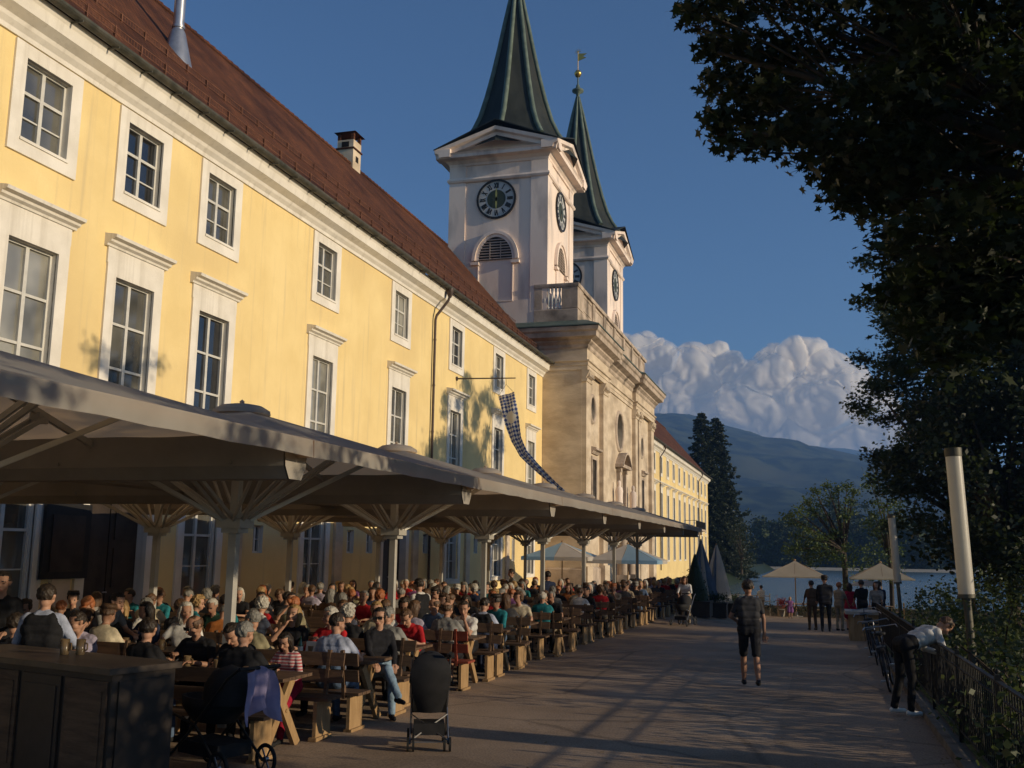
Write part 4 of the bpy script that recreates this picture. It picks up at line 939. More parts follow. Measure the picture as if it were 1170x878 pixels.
for (row, i, xo, y) in TABLES:
    if row == 2 or i > 7 or (row == 1 and i > 5): continue
    spots = rg.sample([(-.35, -.15), (-.5, .14), (-.95, -.12), (-1.1, .17), (-1.6, -.15), (-1.5, .12)], 5 if row == 0 else 3)
    WHERE = {-.35: 'aisle end near side', -.5: 'aisle end far side', -.95: 'middle near side', -1.1: 'middle far side', -1.6: 'inner end near side', -1.5: 'inner end far side'}
    for k, (dx, dy) in enumerate(spots):
        put(G0 if (i+k) % 2 else G1, (xo+dx, y+dy, g(xo, y)+TH), '%s beer glass at the %s of the %s %s-row table' % ('full' if (i+k) % 2 else 'half-empty', WHERE[dx], ORD[i], ROWN[row]))
def on_table(row, i, dx, dy):
    for r_, k, xo, y in TABLES:
        if r_ == row and k == i: return (xo+dx, y+dy, g(xo, y)+TH)
o = B0; o.location = on_table(0, 1, -1.2, .05); o['label'] = 'green bottle standing on the second front-row table'
t = thing('bread_basket', on_table(0, 0, -.45, .02), 'woven bread basket in front of the child on the first front-row table', 'basket')
p = ORI[t.name]; b = MB(); b.lathe([(0, .01), (.10, .012), (.13, .10), (.14, .105), (.11, .0), (0, 0)], 18, p); 
for q in range(4): b.lathe([(.112+.007*q, .02+.022*q), (.122+.007*q, .028+.022*q), (.112+.007*q, .036+.022*q)], 18, p)
b.build('basket_wall', M['wicker'], t)
b = MB()
for q in range(4): b.lathe([(0, .05), (.035, .07), (.03, .10), (0, .115)], 8, (p[0]+.05*math.cos(q*1.6), p[1]+.05*math.sin(q*1.6), p[2]))
b.build('bread_roll', M['wicker'], t)
for (row, i, dx, dy, lb) in ((0, 0, -1.0, .1, 'white plate on the first front-row table by the bald man'), (0, 2, -.7, -.1, 'white plate on the third front-row table'), (0, 3, -.5, .05, 'white plate at the aisle end of the fourth front-row table'), (1, 0, -.4, .0, 'white plate before the man in the lavender shirt')):
    p = on_table(row, i, dx, dy); b = MB(); b.lathe([(0, .008), (.08, .008), (.125, .025), (.127, .02), (.08, 0), (0, 0)], 20, p); tag(b.build('plate', M['china'], loc=p), lb, 'plate', 'plates on the tables')
for (row, i, dx, dy, lb) in ((0, 1, -.95, -.12, 'white menu card standing on the second front-row table'), (0, 2, -1.55, .1, 'white menu card standing deep on the third front-row table')):
    p = on_table(row, i, dx, dy); b = MB(); b.obox((p[0], p[1]-.02, p[2]+.1), (.07, 0, 0), (0, .002, 0), (0, .02, .1)); b.obox((p[0], p[1]+.025, p[2]+.1), (.07, 0, 0), (0, .002, 0), (0, -.02, .1)); tag(b.build('menu_card', M['paper'], loc=p), lb, 'menu card')
# ================================================================== serving counter, notice case
CX_, CY_, CR = -5.35, 7.93, R(-15.2)
t = thing('serving_counter', (CX_, CY_, 0), 'dark serving counter with a worn top in the lower left foreground', 'counter')
b = MB(); b.box(CX_-2.5, CX_-.04, CY_-.68, CY_-.04, -.1, 1.04); b.build('cabinet', M['counter'], t)
b = MB(); b.box(CX_-2.56, CX_, CY_-.74, CY_, 1.04, 1.09); b.build('counter_top', M['countertop'], t)
for k in range(4):
    b = MB(); x = CX_-2.46+.61*k; b.box(x, x+.55, CY_-.70, CY_-.682, .12, .98); b.box(x+.05, x+.5, CY_-.71, CY_-.702, .2, .9); b.build('panel', M['wood'] if k % 2 else M['counter'], t)
b = MB(); b.box(CX_-.038, CX_-.02, CY_-.62, CY_-.10, .12, .98); b.build('side_panel', M['counter'], t)
t.rotation_euler[2] = CR
for k, (x, y) in enumerate(((-1.15, -.2), (-1.27, -.28))):
    put(G0, (CX_+x*math.cos(CR)-y*math.sin(CR), CY_+x*math.sin(CR)+y*math.cos(CR), 1.09), '%s beer glass on the dark serving counter top' % ('left' if k else 'right'))
t = thing('notice_case', (-15.55, 18.1, 2.0), 'dark framed notice case with a curved top on the wall behind the guests', 'notice case')
b = MB(); b.box(-15.5, -15.42, 17.65, 19.05, 1.35, 2.95); n = 10
b.add([(-15.42, 18.35+.4*math.cos(PI*i/n), 2.95+.28*math.sin(PI*i/n)) for i in range(n+1)], [tuple(range(n+1))]); b.build('frame', M['black'], t)
b = MB(); b.box(-15.419, -15.40, 17.85, 18.85, 1.5, 2.7); b.build('notice_board', M['counter'], t)
# ================================================================== flag on its pole
t = thing('flag_pole', (-15.6, 43.2, 9.85), 'thin brown pole sticking out horizontally from the yellow wall above the flag', 'flag pole')
b = MB(); b.tube((-15.6, 43.2, 9.85), (-12.75, 43.2, 9.78), .035, .025, 8); b.build('pole', M['pipe'], t)
b = MB(); b.tube((-15.6, 43.2, 9.85), (-15.54, 43.2, 9.85), .1, n=10); b.tube((-13.2, 43.2, 9.79), (-13.18, 43.2, 9.5), .008, n=4); b.build('bracket', M['pipe'], t)
def flag_mat():
    m = bpy.data.materials.new('blue_white_lozenges'); m.use_nodes = True; nt = m.node_tree; N = nt.nodes; L = nt.links; b = N['Principled BSDF']; b.inputs['Roughness'].default_value = .8
    uv = N.new('ShaderNodeUVMap'); mp = N.new('ShaderNodeMapping'); mp.inputs['Rotation'].default_value = (0, 0, PI/4); mp.inputs['Scale'].default_value = (7.0, 7.0, 1)
    ck = N.new('ShaderNodeTexChecker'); ck.inputs['Scale'].default_value = 1; ck.inputs['Color1'].default_value = (.75, .70, .62, 1); ck.inputs['Color2'].default_value = (.045, .08, .26, 1)
    L.new(uv.outputs[0], mp.inputs[0]); L.new(mp.outputs[0], ck.inputs[0])
    # pale patch in the middle where the crest is
    vl = N.new('ShaderNodeVectorMath'); vl.operation = 'DISTANCE'; vl.inputs[1].default_value = (.5, 1.35, 0); L.new(uv.outputs[0], vl.inputs[0])
    mt = N.new('ShaderNodeMath'); mt.operation = 'LESS_THAN'; mt.inputs[1].default_value = .30; L.new(vl.outputs['Value'], mt.inputs[0])
    mx = N.new('ShaderNodeMix'); mx.data_type = 'RGBA'; L.new(mt.outputs[0], mx.inputs[0]); L.new(ck.outputs['Color'], mx.inputs[6]); mx.inputs[7].default_value = (.72, .64, .50, 1)
    L.new(mx.outputs[2], b.inputs['Base Color'])
    tr = N.new('ShaderNodeBsdfTranslucent'); L.new(mx.outputs[2], tr.inputs['Color']); ms = N.new('ShaderNodeMixShader'); ms.inputs[0].default_value = .3
    L.new(b.outputs[0], ms.inputs[1]); L.new(tr.outputs[0], ms.inputs[2]); L.new(ms.outputs[0], N['Material Output'].inputs['Surface'])
    return m
ctr = [(-13.18, 9.05, .40), (-13.05, 8.5, .37), (-12.88, 7.75, .33), (-12.68, 7.0, .27), (-12.35, 6.35, .20), (-11.85, 5.85, .15), (-11.2, 5.25, .13), (-10.5, 4.62, .10)]
nu, nv = 10, 56; V = []; UV = []
def cen(f):
    f = f*(len(ctr)-1); i = min(int(f), len(ctr)-2); u = f-i; return [ctr[i][k]*(1-u)+ctr[i+1][k]*u for k in range(3)]
tot = 0
for j in range(nv+1):
    f = j/nv; x, z, hw = cen(f); x2, z2, _ = cen(min(1, f+.02)); x1, z1, _ = cen(max(0, f-.02)); d = Vector((x2-x1, z2-z1)).normalized()
    for i in range(nu+1):
        u = i/nu*2-1; tw = sst(.45, .9, f); V.append((x+d.y*-u*hw*1.0, 43.2+.10*math.sin(u*5+f*14)*(.5+f)+tw*u*.12, z+d.x*u*hw)); UV.append((i/nu, f*5.6))
m_ = MB(); m_.add(V, [(j*(nu+1)+i, j*(nu+1)+i+1, (j+1)*(nu+1)+i+1, (j+1)*(nu+1)+i) for j in range(nv) for i in range(nu)], 0, True)
fo = m_.build('flag', flag_mat(), loc=(-13.2, 43.2, 9.0)); uvl = fo.data.uv_layers.new(name='UVMap')
for lp in fo.data.loops: uvl.data[lp.index].uv = UV[lp.vertex_index]
tag(fo, 'blue and white lozenge flag hanging twisted from the pole in front of the yellow wall', 'flag')
m_ = MB(); m_.path([(-13.19, 43.2, 9.5), (-13.55, 43.2, 8.98)], .008, 4); m_.path([(-13.19, 43.2, 9.5), (-12.8, 43.2, 9.1)], .008, 4); m_.path([(-10.5, 43.2, 4.62), (-9.4, 43.2, 3.9)], .008, 4); m_.build('cord', M['pipe'], fo)
# ================================================================== parasols
def parasol(loc, ztop, zedge, half, mats, label, square=True, group=None, val=.18, skirt=None):
    x, y, z = loc; t = thing('parasol', loc, label, 'parasol', group); n = 8; c = MB(); rr = 6
    def e(k): a = 2*PI*k/n+(0 if square else PI/8); q = 1/max(abs(math.cos(a)), abs(math.sin(a))) if square else 1; return math.cos(a)*q*half, math.sin(a)*q*half
    for k in range(n):
        x0, y0 = e(k); x1, y1 = e(k+1); mi = k//2 % 2 if len(mats) > 1 else 0
        for r in range(rr):
            f0, f1 = r/rr, (r+1)/rr; z0 = ztop-(ztop-zedge)*f0**.92; z1 = ztop-(ztop-zedge)*f1**.92
            c.add([(x+x0*f0, y+y0*f0, z0), (x+x1*f0, y+y1*f0, z0), (x+x1*f1, y+y1*f1, z1), (x+x0*f1, y+y0*f1, z1)], [(0, 1, 2, 3)], mi)
        c.add([(x+x0, y+y0, zedge), (x+x1, y+y1, zedge), (x+x1, y+y1, zedge-val), (x+x0, y+y0, zedge-val)], [(0, 1, 2, 3)], mi)
    c.build('canopy', mats, t, fix=False)
    p = MB(); p.tube((x, y, z), (x, y, ztop+.05), .035, .03, 10); p.lathe([(.0, .1), (.06, .06), (.07, 0)], 10, (x, y, ztop)); p.build('pole', M['pine'], t)
    p = MB(); p.box(x-.35, x+.35, y-.35, y+.35, z, z+.07); p.lathe([(.09, .07), (.08, .3), (.045, .32)], 10, (x, y, z)); p.build('base', M['concrete'], t)
    for k in range(n):
        x0, y0 = e(k); r = MB(); r.bar((x, y, ztop-.04), (x+x0*.97, y+y0*.97, zedge+.0), .02, .03); r.build('rib', M['pine'], t)
    return t
parasol((-12.5, 51.3, g(-12.5, 51.3)), 2.53, 1.78, 1.72, [M['bluecloth'], M['whitecloth']], 'left of two open light blue and white parasols beyond the canopy', group='blue and white parasols')
parasol((-9.3, 52.5, g(-9.3, 52.5)), 2.48, 1.66, 1.8, [M['whitecloth'], M['bluecloth']], 'right of two open light blue and white parasols beyond the canopy', group='blue and white parasols')
parasol((-1.11, 60.0, g(-1.1, 60)), 1.72, .86, 1.72, [M['creamcloth']], 'left of two open cream parasols by the lakeside terrace', group='cream parasols by the lake', val=.06)
parasol((3.45, 60.0, g(3.4, 60)), 1.68, .84, 1.62, [M['creamcloth']], 'right of two open cream parasols, half behind the far lamp post', group='cream parasols by the lake', val=.06)
def closed_parasol(loc, h, r, mats, label):
    x, y, z = loc; t = thing('closed_parasol', loc, label, 'parasol', 'folded parasols by the planters'); c = MB(); n = 24
    prof = [(.03, h), (.10, h-.25), (.26, h*.72), (.42, h*.48), (r, h*.26), (r*1.02, h*.2)]
    for k in range(n):
        for (r0, z0), (r1, z1) in zip(prof, prof[1:]):
            a0, a1 = 2*PI*k/n, 2*PI*(k+1)/n; w0 = 1+.22*(k % 3-1); w1 = 1+.22*((k+1) % 3-1)
            c.add([(x+r0*w0*math.cos(a0), y+r0*w0*math.sin(a0), z+z0), (x+r0*w1*math.cos(a1), y+r0*w1*math.sin(a1), z+z0), (x+r1*w1*math.cos(a1), y+r1*w1*math.sin(a1), z+z1), (x+r1*w0*math.cos(a0), y+r1*w0*math.sin(a0), z+z1)], [(0, 1, 2, 3)], (k//3) % len(mats), True)
    c.build('folded_canopy', mats, t); p = MB(); p.tube((x, y, z), (x, y, z+h+.05), .035, n=8); p.build('pole', M['pine'], t)
    p = MB(); p.box(x-.35, x+.35, y-.35, y+.35, z, z+.08); p.build('base', M['concrete'], t)
closed_parasol((-4.75, 45.0, g(-4.75, 45)), 3.15, .62, [M['whitecloth'], mat('deep_blue_cloth', (.09, .12, .17), (.13, .17, .23), .8, 3), mat('deep_blue_cloth', (1, 1, 1))], 'left folded blue and white parasol, behind the dark cone shrub')
closed_parasol((-4.2, 46.2, g(-4.2, 46)), 3.1, .55, [M['whitecloth'], M['whitecloth'], MATS['deep_blue_cloth']], 'right folded blue and white parasol above the planters')
# ---- planters with clipped plants
def planter(loc, w, d, h, label, crown=None):
    x, y, z = loc; t = thing('planter_box', loc, label, 'planter', 'dark planter boxes'); b = MB()
    b.box(x-w/2, x+w/2, y-d/2, y+d/2, z, z+h); b.box(x-w/2-.02, x+w/2+.02, y-d/2-.02, y+d/2+.02, z+h-.06, z+h+.002); b.build('box', M['counter'], t)
    if crown == 'cone':
        V, F = blob_quads([(x, y, z+h+.15+.17*k, .60-.052*k) for k in range(11)], 900, .09, .5); np_mesh('clipped_shrub', V, F, M['hedge'], t)
        b = MB(); b.lathe([(.52, h), (.50, h+.3), (.05, h+1.85), (0, h+1.9)], 12, (x, y, z)); b.build('shrub_core', M['hedge'], t)
    elif crown == 'hedge':
        V, F = blob_quads([(x-w/2+w*(k+.5)/4, y, z+h+.2, .26) for k in range(4)], 2600, .07, .9); np_mesh('clipped_hedge', V, F, M['shrub'], t)
    return t
planter((-4.75, 42.6, g(-4.75, 42.6)), 1.25, 1.25, .62, 'dark planter box holding a tall clipped cone shrub', 'cone')
planter((-4.15, 44.6, g(-4.15, 44.6)), 1.0, .8, .62, 'dark planter with a low green hedge, right of the cone shrub', 'hedge')
planter((-3.9, 47.3, g(-3.9, 47.3)), 1.0, .8, .62, 'dark planter with a low hedge, third from the cone shrub', 'hedge')
planter((-3.65, 50.3, g(-3.65, 50.3)), 1.0, .8, .62, 'dark planter with a low hedge, nearest the lake railing', 'hedge')
# planter and dark shrub at the left edge of the picture
planter((-5.05, 5.35, g(-5, 5)), 1.2, .5, .45, 'dark planter box in the bottom left corner', None)
t = thing('box_shrub', (-5.6, 5.5, 0), 'dark leafy shrub at the left edge in front of the counter', 'shrub')
V, F = maple_leaves([(-5.75, 5.5, .5+.28*k, .40-.02*k) for k in range(5)], 700, .07); np_mesh('foliage', V, F, M['hedge'], t)
b = MB(); b.path([(-5.75, 5.5, 0), (-5.73, 5.5, .9), (-5.75, 5.5, 1.6)], [.03, .02, .01], 6); b.build('stem', M['bark'], t)
# ================================================================== fence, lamps, railings
for seg in range(0, 9):
    ya, yb = 5.0+2.9*seg, 5.0+2.9*(seg+1); x = 1.62
    if seg < 8: lab = 'black iron fence panel along the kerb, %s from the camera' % ORD[seg]
    else: lab = 'black iron fence panel along the kerb, farthest of all'
    t = thing('iron_fence', (x, ya, g(x, ya)), lab, 'fence', 'black iron fence panels along the promenade')
    b = MB(); b.bar((x, ya, g(x, ya)+1.02), (x, yb, g(x, yb)+1.02), .05, .018); b.bar((x, ya, g(x, ya)+.14), (x, yb, g(x, yb)+.14), .03, .018); b.bar((x, ya, g(x, ya)+.88), (x, yb, g(x, yb)+.88), .03, .014); b.build('rail', M['iron'], t)
    b = MB()
    for k in range(22): y = ya+.13*(k+.6); z = g(x, y); b.tube((x, y, z+.14), (x, y, z+1.0), .008, n=5)
    o = b.build('balusters', M['iron'], t)
    b = MB(); z = g(x, ya); b.box(x-.025, x+.025, ya-.025, ya+.025, z, z+1.08); b.lathe([(0, .06), (.035, .03), (0, 0)], 8, (x, ya, z+1.08)); b.build('post', M['iron'], t)
def lamp(loc, top, zb, r, label):
    x, y, z = loc; tp = Vector(top); bs = Vector(loc); d = (tp-bs).normalized(); k = (zb-z)/(tp.z-z); mid = bs+(tp-bs)*k
    t = thing('lamp_post', loc, label, 'lamp post', 'tube shaped lamp posts')
    b = MB(); b.tube(bs, mid, .07, .06, 14); b.tube(bs, bs+d*.05, .14, n=14); b.tube(mid-d*.06, mid, r+.01, n=18); b.build('post', M['bark'] if 0 else M['gutter'], t)
    b = MB(); b.tube(mid, tp-d*.14, r, r, 20); b.build('lamp_tube', M['lamp'], t)
    b = MB(); b.tube(tp-d*.14, tp, r+.01, r+.01, 20); b.build('lamp_cap', M['gutter'], t)
lamp((2.38, 18, g(2.4, 18)), (2.24, 18, 3.86), 1.50, .125, 'near tall lamp post with a frosted white tube, leaning left beside the fence')
lamp((2.79, 37.8, g(2.8, 37.8)), (2.60, 37.8, 3.52), 1.19, .125, 'far lamp post with a frosted white tube, in front of the cream parasol')
t = thing('lake_railing', (-4.2, 61.6, g(-4.2, 61.6)), 'white metal railing at the lake edge behind the walking man', 'railing')
b = MB()
for z in (.35, .65, .95): b.bar((-5.6, 61.6, -1.25+z-.0), (-2.6, 61.6, -1.3+z), .05, .05)
b.build('rail', M['whitecloth'], t)
for k in range(6):
    b = MB(); x = -5.6+.6*k; b.box(x-.03, x+.03, 61.57, 61.63, g(x, 61.6)-.05, -.2); b.build('post', M['whitecloth'], t)
t = thing('lake_hedge', (-1, 61.2, g(-1, 61)), 'low dark clipped hedge along the lakeside terrace', 'hedge')
V, F = blob_quads([(-2.6+.35*k, 61.2, g(0, 61)+.30+.22*(k % 3 == 0), .38) for k in range(26)], 900, .09, .9); np_mesh('foliage', V, F, M['hedge'], t)
t = thing('flower_pot', (-1.95, 60.6, g(-1.95, 60.6)), 'white pot of red geraniums beside the hedge near the small girl', 'flower pot')
b = MB(); b.lathe([(.16, 0), (.22, .35), (.25, .37), (.25, .4), (0, .38)], 12, ORI[t.name]); b.build('pot', M['concrete'], t)
p = ORI[t.name]; V, F = blob_quads([(p[0]+.12*math.cos(k*1.3), p[1]+.12*math.sin(k*1.3), p[2]+.72+.08*(k % 3), .24) for k in range(6)], 1600, .07); np_mesh('blossoms', V, F, M['red_flower'], t)
for x, lb in ((-.95, 'left'), (3.4, 'right')):
    t = thing('terrace_table', (x, 60.0, g(x, 60)), 'small pale terrace table under the %s cream parasol' % lb, 'table', 'terrace tables by the lake'); p = ORI[t.name]
    b = MB(); b.box(x-.6, x+.6, 59.6, 60.4, p[2]+.72, p[2]+.75); b.build('table_top', M['pine'], t)
    for sx in (-1, 1):
        for sy in (-1, 1): b = MB(); b.bar((x+sx*.5, 60+sy*.33, p[2]), (x+sx*.48, 60+sy*.3, p[2]+.72), .05, .05); b.build('leg', M['pine'], t)
    for k, sx in enumerate((-1, 1)):
        c = thing('terrace_chair', (x+sx*.95, 60, p[2]), 'pale wooden chair on the %s of the %s terrace table' % (('left', 'right')[k], lb), 'chair', 'terrace chairs by the lake'); q = ORI[c.name]
        b = MB(); b.box(q[0]-.22, q[0]+.22, 59.78, 60.22, q[2]+.43, q[2]+.46); b.build('seat', M['pine'], c)
        b = MB(); [b.box(q[0]+sx*.2-.015, q[0]+sx*.2+.015, 59.8, 60.2, q[2]+.55+.14*m2, q[2]+.63+.14*m2) for m2 in range(3)]; b.box(q[0]+sx*.2-.02, q[0]+sx*.2+.02, 59.78, 59.82, q[2]+.46, q[2]+.95); b.box(q[0]+sx*.2-.02, q[0]+sx*.2+.02, 60.18, 60.22, q[2]+.46, q[2]+.95); b.build('backrest', M['pine'], c)
        for a in (-1, 1):
            for e_ in (-1, 1): b = MB(); b.box(q[0]+a*.2-.02, q[0]+a*.2+.02, 60+e_*.2-.02, 60+e_*.2+.02, q[2], q[2]+.43); b.build('leg', M['pine'], c)
# pale blocks and board by the fence
t = thing('bench_block', (1.0, 30.5, g(1, 30.5)), 'pale stone slab bench at the end of the iron fence', 'bench')
b = MB(); z = g(1, 30.5); b.box(.75, 1.75, 29.9, 31.2, z+.72, z+.80); b.build('slab', M['concrete'], t)
for y in (30.1, 31.0): b = MB(); b.box(.85, 1.65, y-.08, y+.08, z, z+.72); b.build('leg', M['pine'], t)
# ================================================================== bicycles
def bicycle(loc, rz, lean, label):
    t = thing('bicycle', (0, 0, 0), label, 'bicycle', 'bicycles leaning on the iron fence')
    R0 = .34
    for x, nm in ((-.52, 0), (.52, 1)):
        w1 = MB(); n = 32
        def circ(mb, r, rr, k=6):
            vs_ = []
            for i in range(n):
                a = 2*PI*i/n
                for j in range(k): b2 = 2*PI*j/k; q = r+rr*math.cos(b2); vs_.append((x+q*math.cos(a), rr*math.sin(b2), R0+q*math.sin(a)))
            mb.add(vs_, [(i*k+j, ((i+1) % n)*k+j, ((i+1) % n)*k+(j+1) % k, i*k+(j+1) % k) for i in range(n) for j in range(k)], 0, True)
        circ(w1, .315, .018); wo = w1.build('wheel', M['rubber'], t)
        w2 = MB(); circ(w2, .295, .008); w2.tube((x, -.04, R0), (x, .04, R0), .02)
        for i in range(14): a = 2*PI*i/14; w2.tube((x, .015*(-1)**i, R0), (x+.295*math.cos(a), 0, R0+.295*math.sin(a)), .0016, n=3)
        w2.build('spokes', M['chrome'], wo)
        f = MB(); 
        for i in range(9): a0 = R(20+17*i); a1 = R(20+17*(i+1)); f.bar((x+.35*math.cos(a0), 0, R0+.35*math.sin(a0)), (x+.35*math.cos(a1), 0, R0+.35*math.sin(a1)), .04, .004)
        f.build('mudguard', M['black'], wo)
    bb, sc, hd, hd2 = (-.08, 0, .28), (-.2, 0, .78), (.33, 0, .86), (.37, 0, .70)
    f = MB(); 
    for a, b_ in ((bb, sc), (sc, hd), (bb, hd2), (bb, (-.52, .03, R0)), (sc, (-.52, .03, R0)), (hd, hd2)): f.tube(a, b_, .016, n=7)
    f.tube(hd2, (.52, .05, R0), .012, n=6); f.tube(hd2, (.52, -.05, R0), .012, n=6); f.build('frame', mat('bicycle_paint', (.02, .02, .03), (.035, .03, .04), .3, 4), t)
    s = MB(); s.tube(sc, (-.22, 0, .92), .013); s.lathe([(0, 0), (.10, .01), (.10, .05), (0, .06)], 10, (-.27, 0, .91)); s.obox((-.14, 0, .945), (.12, 0, 0), (0, .03, 0), (0, 0, .02)); s.build('saddle', M['rubber'], t)
    h = MB(); h.tube(hd, (.30, 0, 1.02), .012); h.path([(.14, .29, 1.0), (.26, .26, 1.04), (.31, .1, 1.03), (.31, -.1, 1.03), (.26, -.26, 1.04), (.14, -.29, 1.0)], .011, 6); h.build('handlebar', M['chrome'], t)
    c = MB(); c.tube((bb[0], .03, bb[2]), (bb[0], .045, bb[2]), .085, n=16); c.bar((bb[0], .06, bb[2]), (bb[0]+.1, .06, bb[2]-.14), .012, .02); c.bar((bb[0], -.06, bb[2]), (bb[0]-.1, -.06, bb[2]+.14), .012, .02)
    c.box(bb[0]+.05, bb[0]+.15, .06, .15, bb[2]-.15, bb[2]-.13); c.box(bb[0]-.15, bb[0]-.05, -.15, -.06, bb[2]+.13, bb[2]+.15); c.build('crank', M['chrome'], t)
    rk = MB(); rk.box(-.72, -.3, -.07, .07, .74, .755); rk.tube((-.6, .06, .74), (-.52, .06, R0), .006); rk.tube((-.6, -.06, .74), (-.52, -.06, R0), .006); rk.build('rack', M['iron'], t)
    t.location = loc; t.rotation_euler = (lean, 0, rz)
    return t
bicycle((1.18, 18.9, g(1.2, 18.9)), R(84), R(-9), 'nearest dark bicycle leaning on the fence beyond the stooping person')
bicycle((1.2, 21.4, g(1.2, 21.4)), R(-93), R(9), 'second bicycle from the stooping person, leaning on the fence')
bicycle((1.2, 23.6, g(1.2, 23.6)), R(88), R(-9), 'third bicycle from the stooping person, leaning on the fence')
bicycle((1.22, 26.0, g(1.2, 26)), R(86), R(-9), 'farthest bicycle leaning on the fence near the slab bench')
# ================================================================== strollers
def buggy(loc, rz, label):
    t = thing('stroller', (0, 0, 0), label, 'stroller')    # faces +Y, handles at -Y
    for s in (-1, 1):
        f = MB(); f.path([(s*.2, .30, .08), (s*.2, .05, .42), (s*.21, -.22, .82), (s*.21, -.30, 1.0), (s*.21, -.38, 1.04)], .013, 7); f.path([(s*.21, -.28, .08), (s*.2, .05, .42), (s*.19, .3, .40)], .012, 7); f.path([(s*.2, -.0, .30), (s*.2, .33, .16)], .01, 6); f.build('frame', M['chrome'], t)
        for y in (.30, -.28):
            for dx in (-.03, .03): wl = MB(); wl.tube((s*.2+dx-.012, y, .075), (s*.2+dx+.012, y, .075), .075, n=18); wl.build('wheel', M['rubber'], t)
        h = MB(); h.tube((s*.21, -.33, 1.02), (s*.21, -.43, 1.06), .02, n=8); h.build('handle', M['rubber'], t)
    x = MB(); x.bar((-.2, -.28, .12), (.2, -.05, .36), .012, .012); x.bar((.2, -.28, .12), (-.2, -.05, .36), .012, .012); x.bar((-.2, .3, .1), (.2, .3, .1), .012, .012); x.bar((-.2, -.28, .1), (.2, -.28, .1), .012, .012); x.build('cross_braces', M['chrome'], t)
    n = 10; c = MB()    # sling seat
    pr = [(.34, .38), (.28, .40), (.05, .36), (-.06, .38), (-.16, .62), (-.26, .93), (-.27, .97)]
    c.add([(s*.19, y, z) for y, z in pr for s in (-1, 1)]+[(s*.18, y+.03, z+.03) for y, z in pr for s in (-1, 1)], [(2*i+o, 2*i+1+o, 2*i+3+o, 2*i+2+o) for i in range(len(pr)-1) for o in (0, 14)], 0, True)
    for s in (0, 1): c.add([((s*2-1)*.19, y, z) for y, z in pr[2:5]]+[((s*2-1)*.19, .12, .56)], [(0, 1, 2, 3)])
    c.build('seat', M['blackcloth'], t)
    c = MB(); vs_ = []; m = 8
    for i in range(n+1):
        a = PI*i/n
        for j in range(m+1):
            b2 = R(-20+125*j/m); vs_.append((.235*math.cos(a)*1.0, -.16+(.34*math.sin(a)**.8)*math.cos(b2), .72+(.34*math.sin(a)**.8)*math.sin(b2)))
    c.add(vs_, [(i*(m+1)+j, (i+1)*(m+1)+j, (i+1)*(m+1)+j+1, i*(m+1)+j+1) for i in range(n) for j in range(m)], 0, True)
    bk = [(.13, .40, -.20), (.17, .52, -.27), (.205, .66, -.33), (.225, .78, -.37), (.22, .88, -.38), (.19, .96, -.35), (.13, 1.02, -.29), (.05, 1.045, -.24)]
    c.add([(u*w, y-.05*(1-u*u), z) for w, z, y in bk for u in (-1, -.5, 0, .5, 1)], [(5*i+j, 5*i+j+1, 5*i+j+6, 5*i+j+5) for i in range(7) for j in range(4)], 0, True)
    c.build('hood', M['blackcloth'], t)
    c = MB(); c.box(-.17, .17, -.22, .12, .16, .28); c.build('basket', M['blackcloth'], t)
    t.location = loc; t.rotation_euler[2] = rz
    return t
buggy((-4.22, 11.05, g(-4.2, 11)), R(22), 'black folding buggy standing on the promenade beside the third bench')
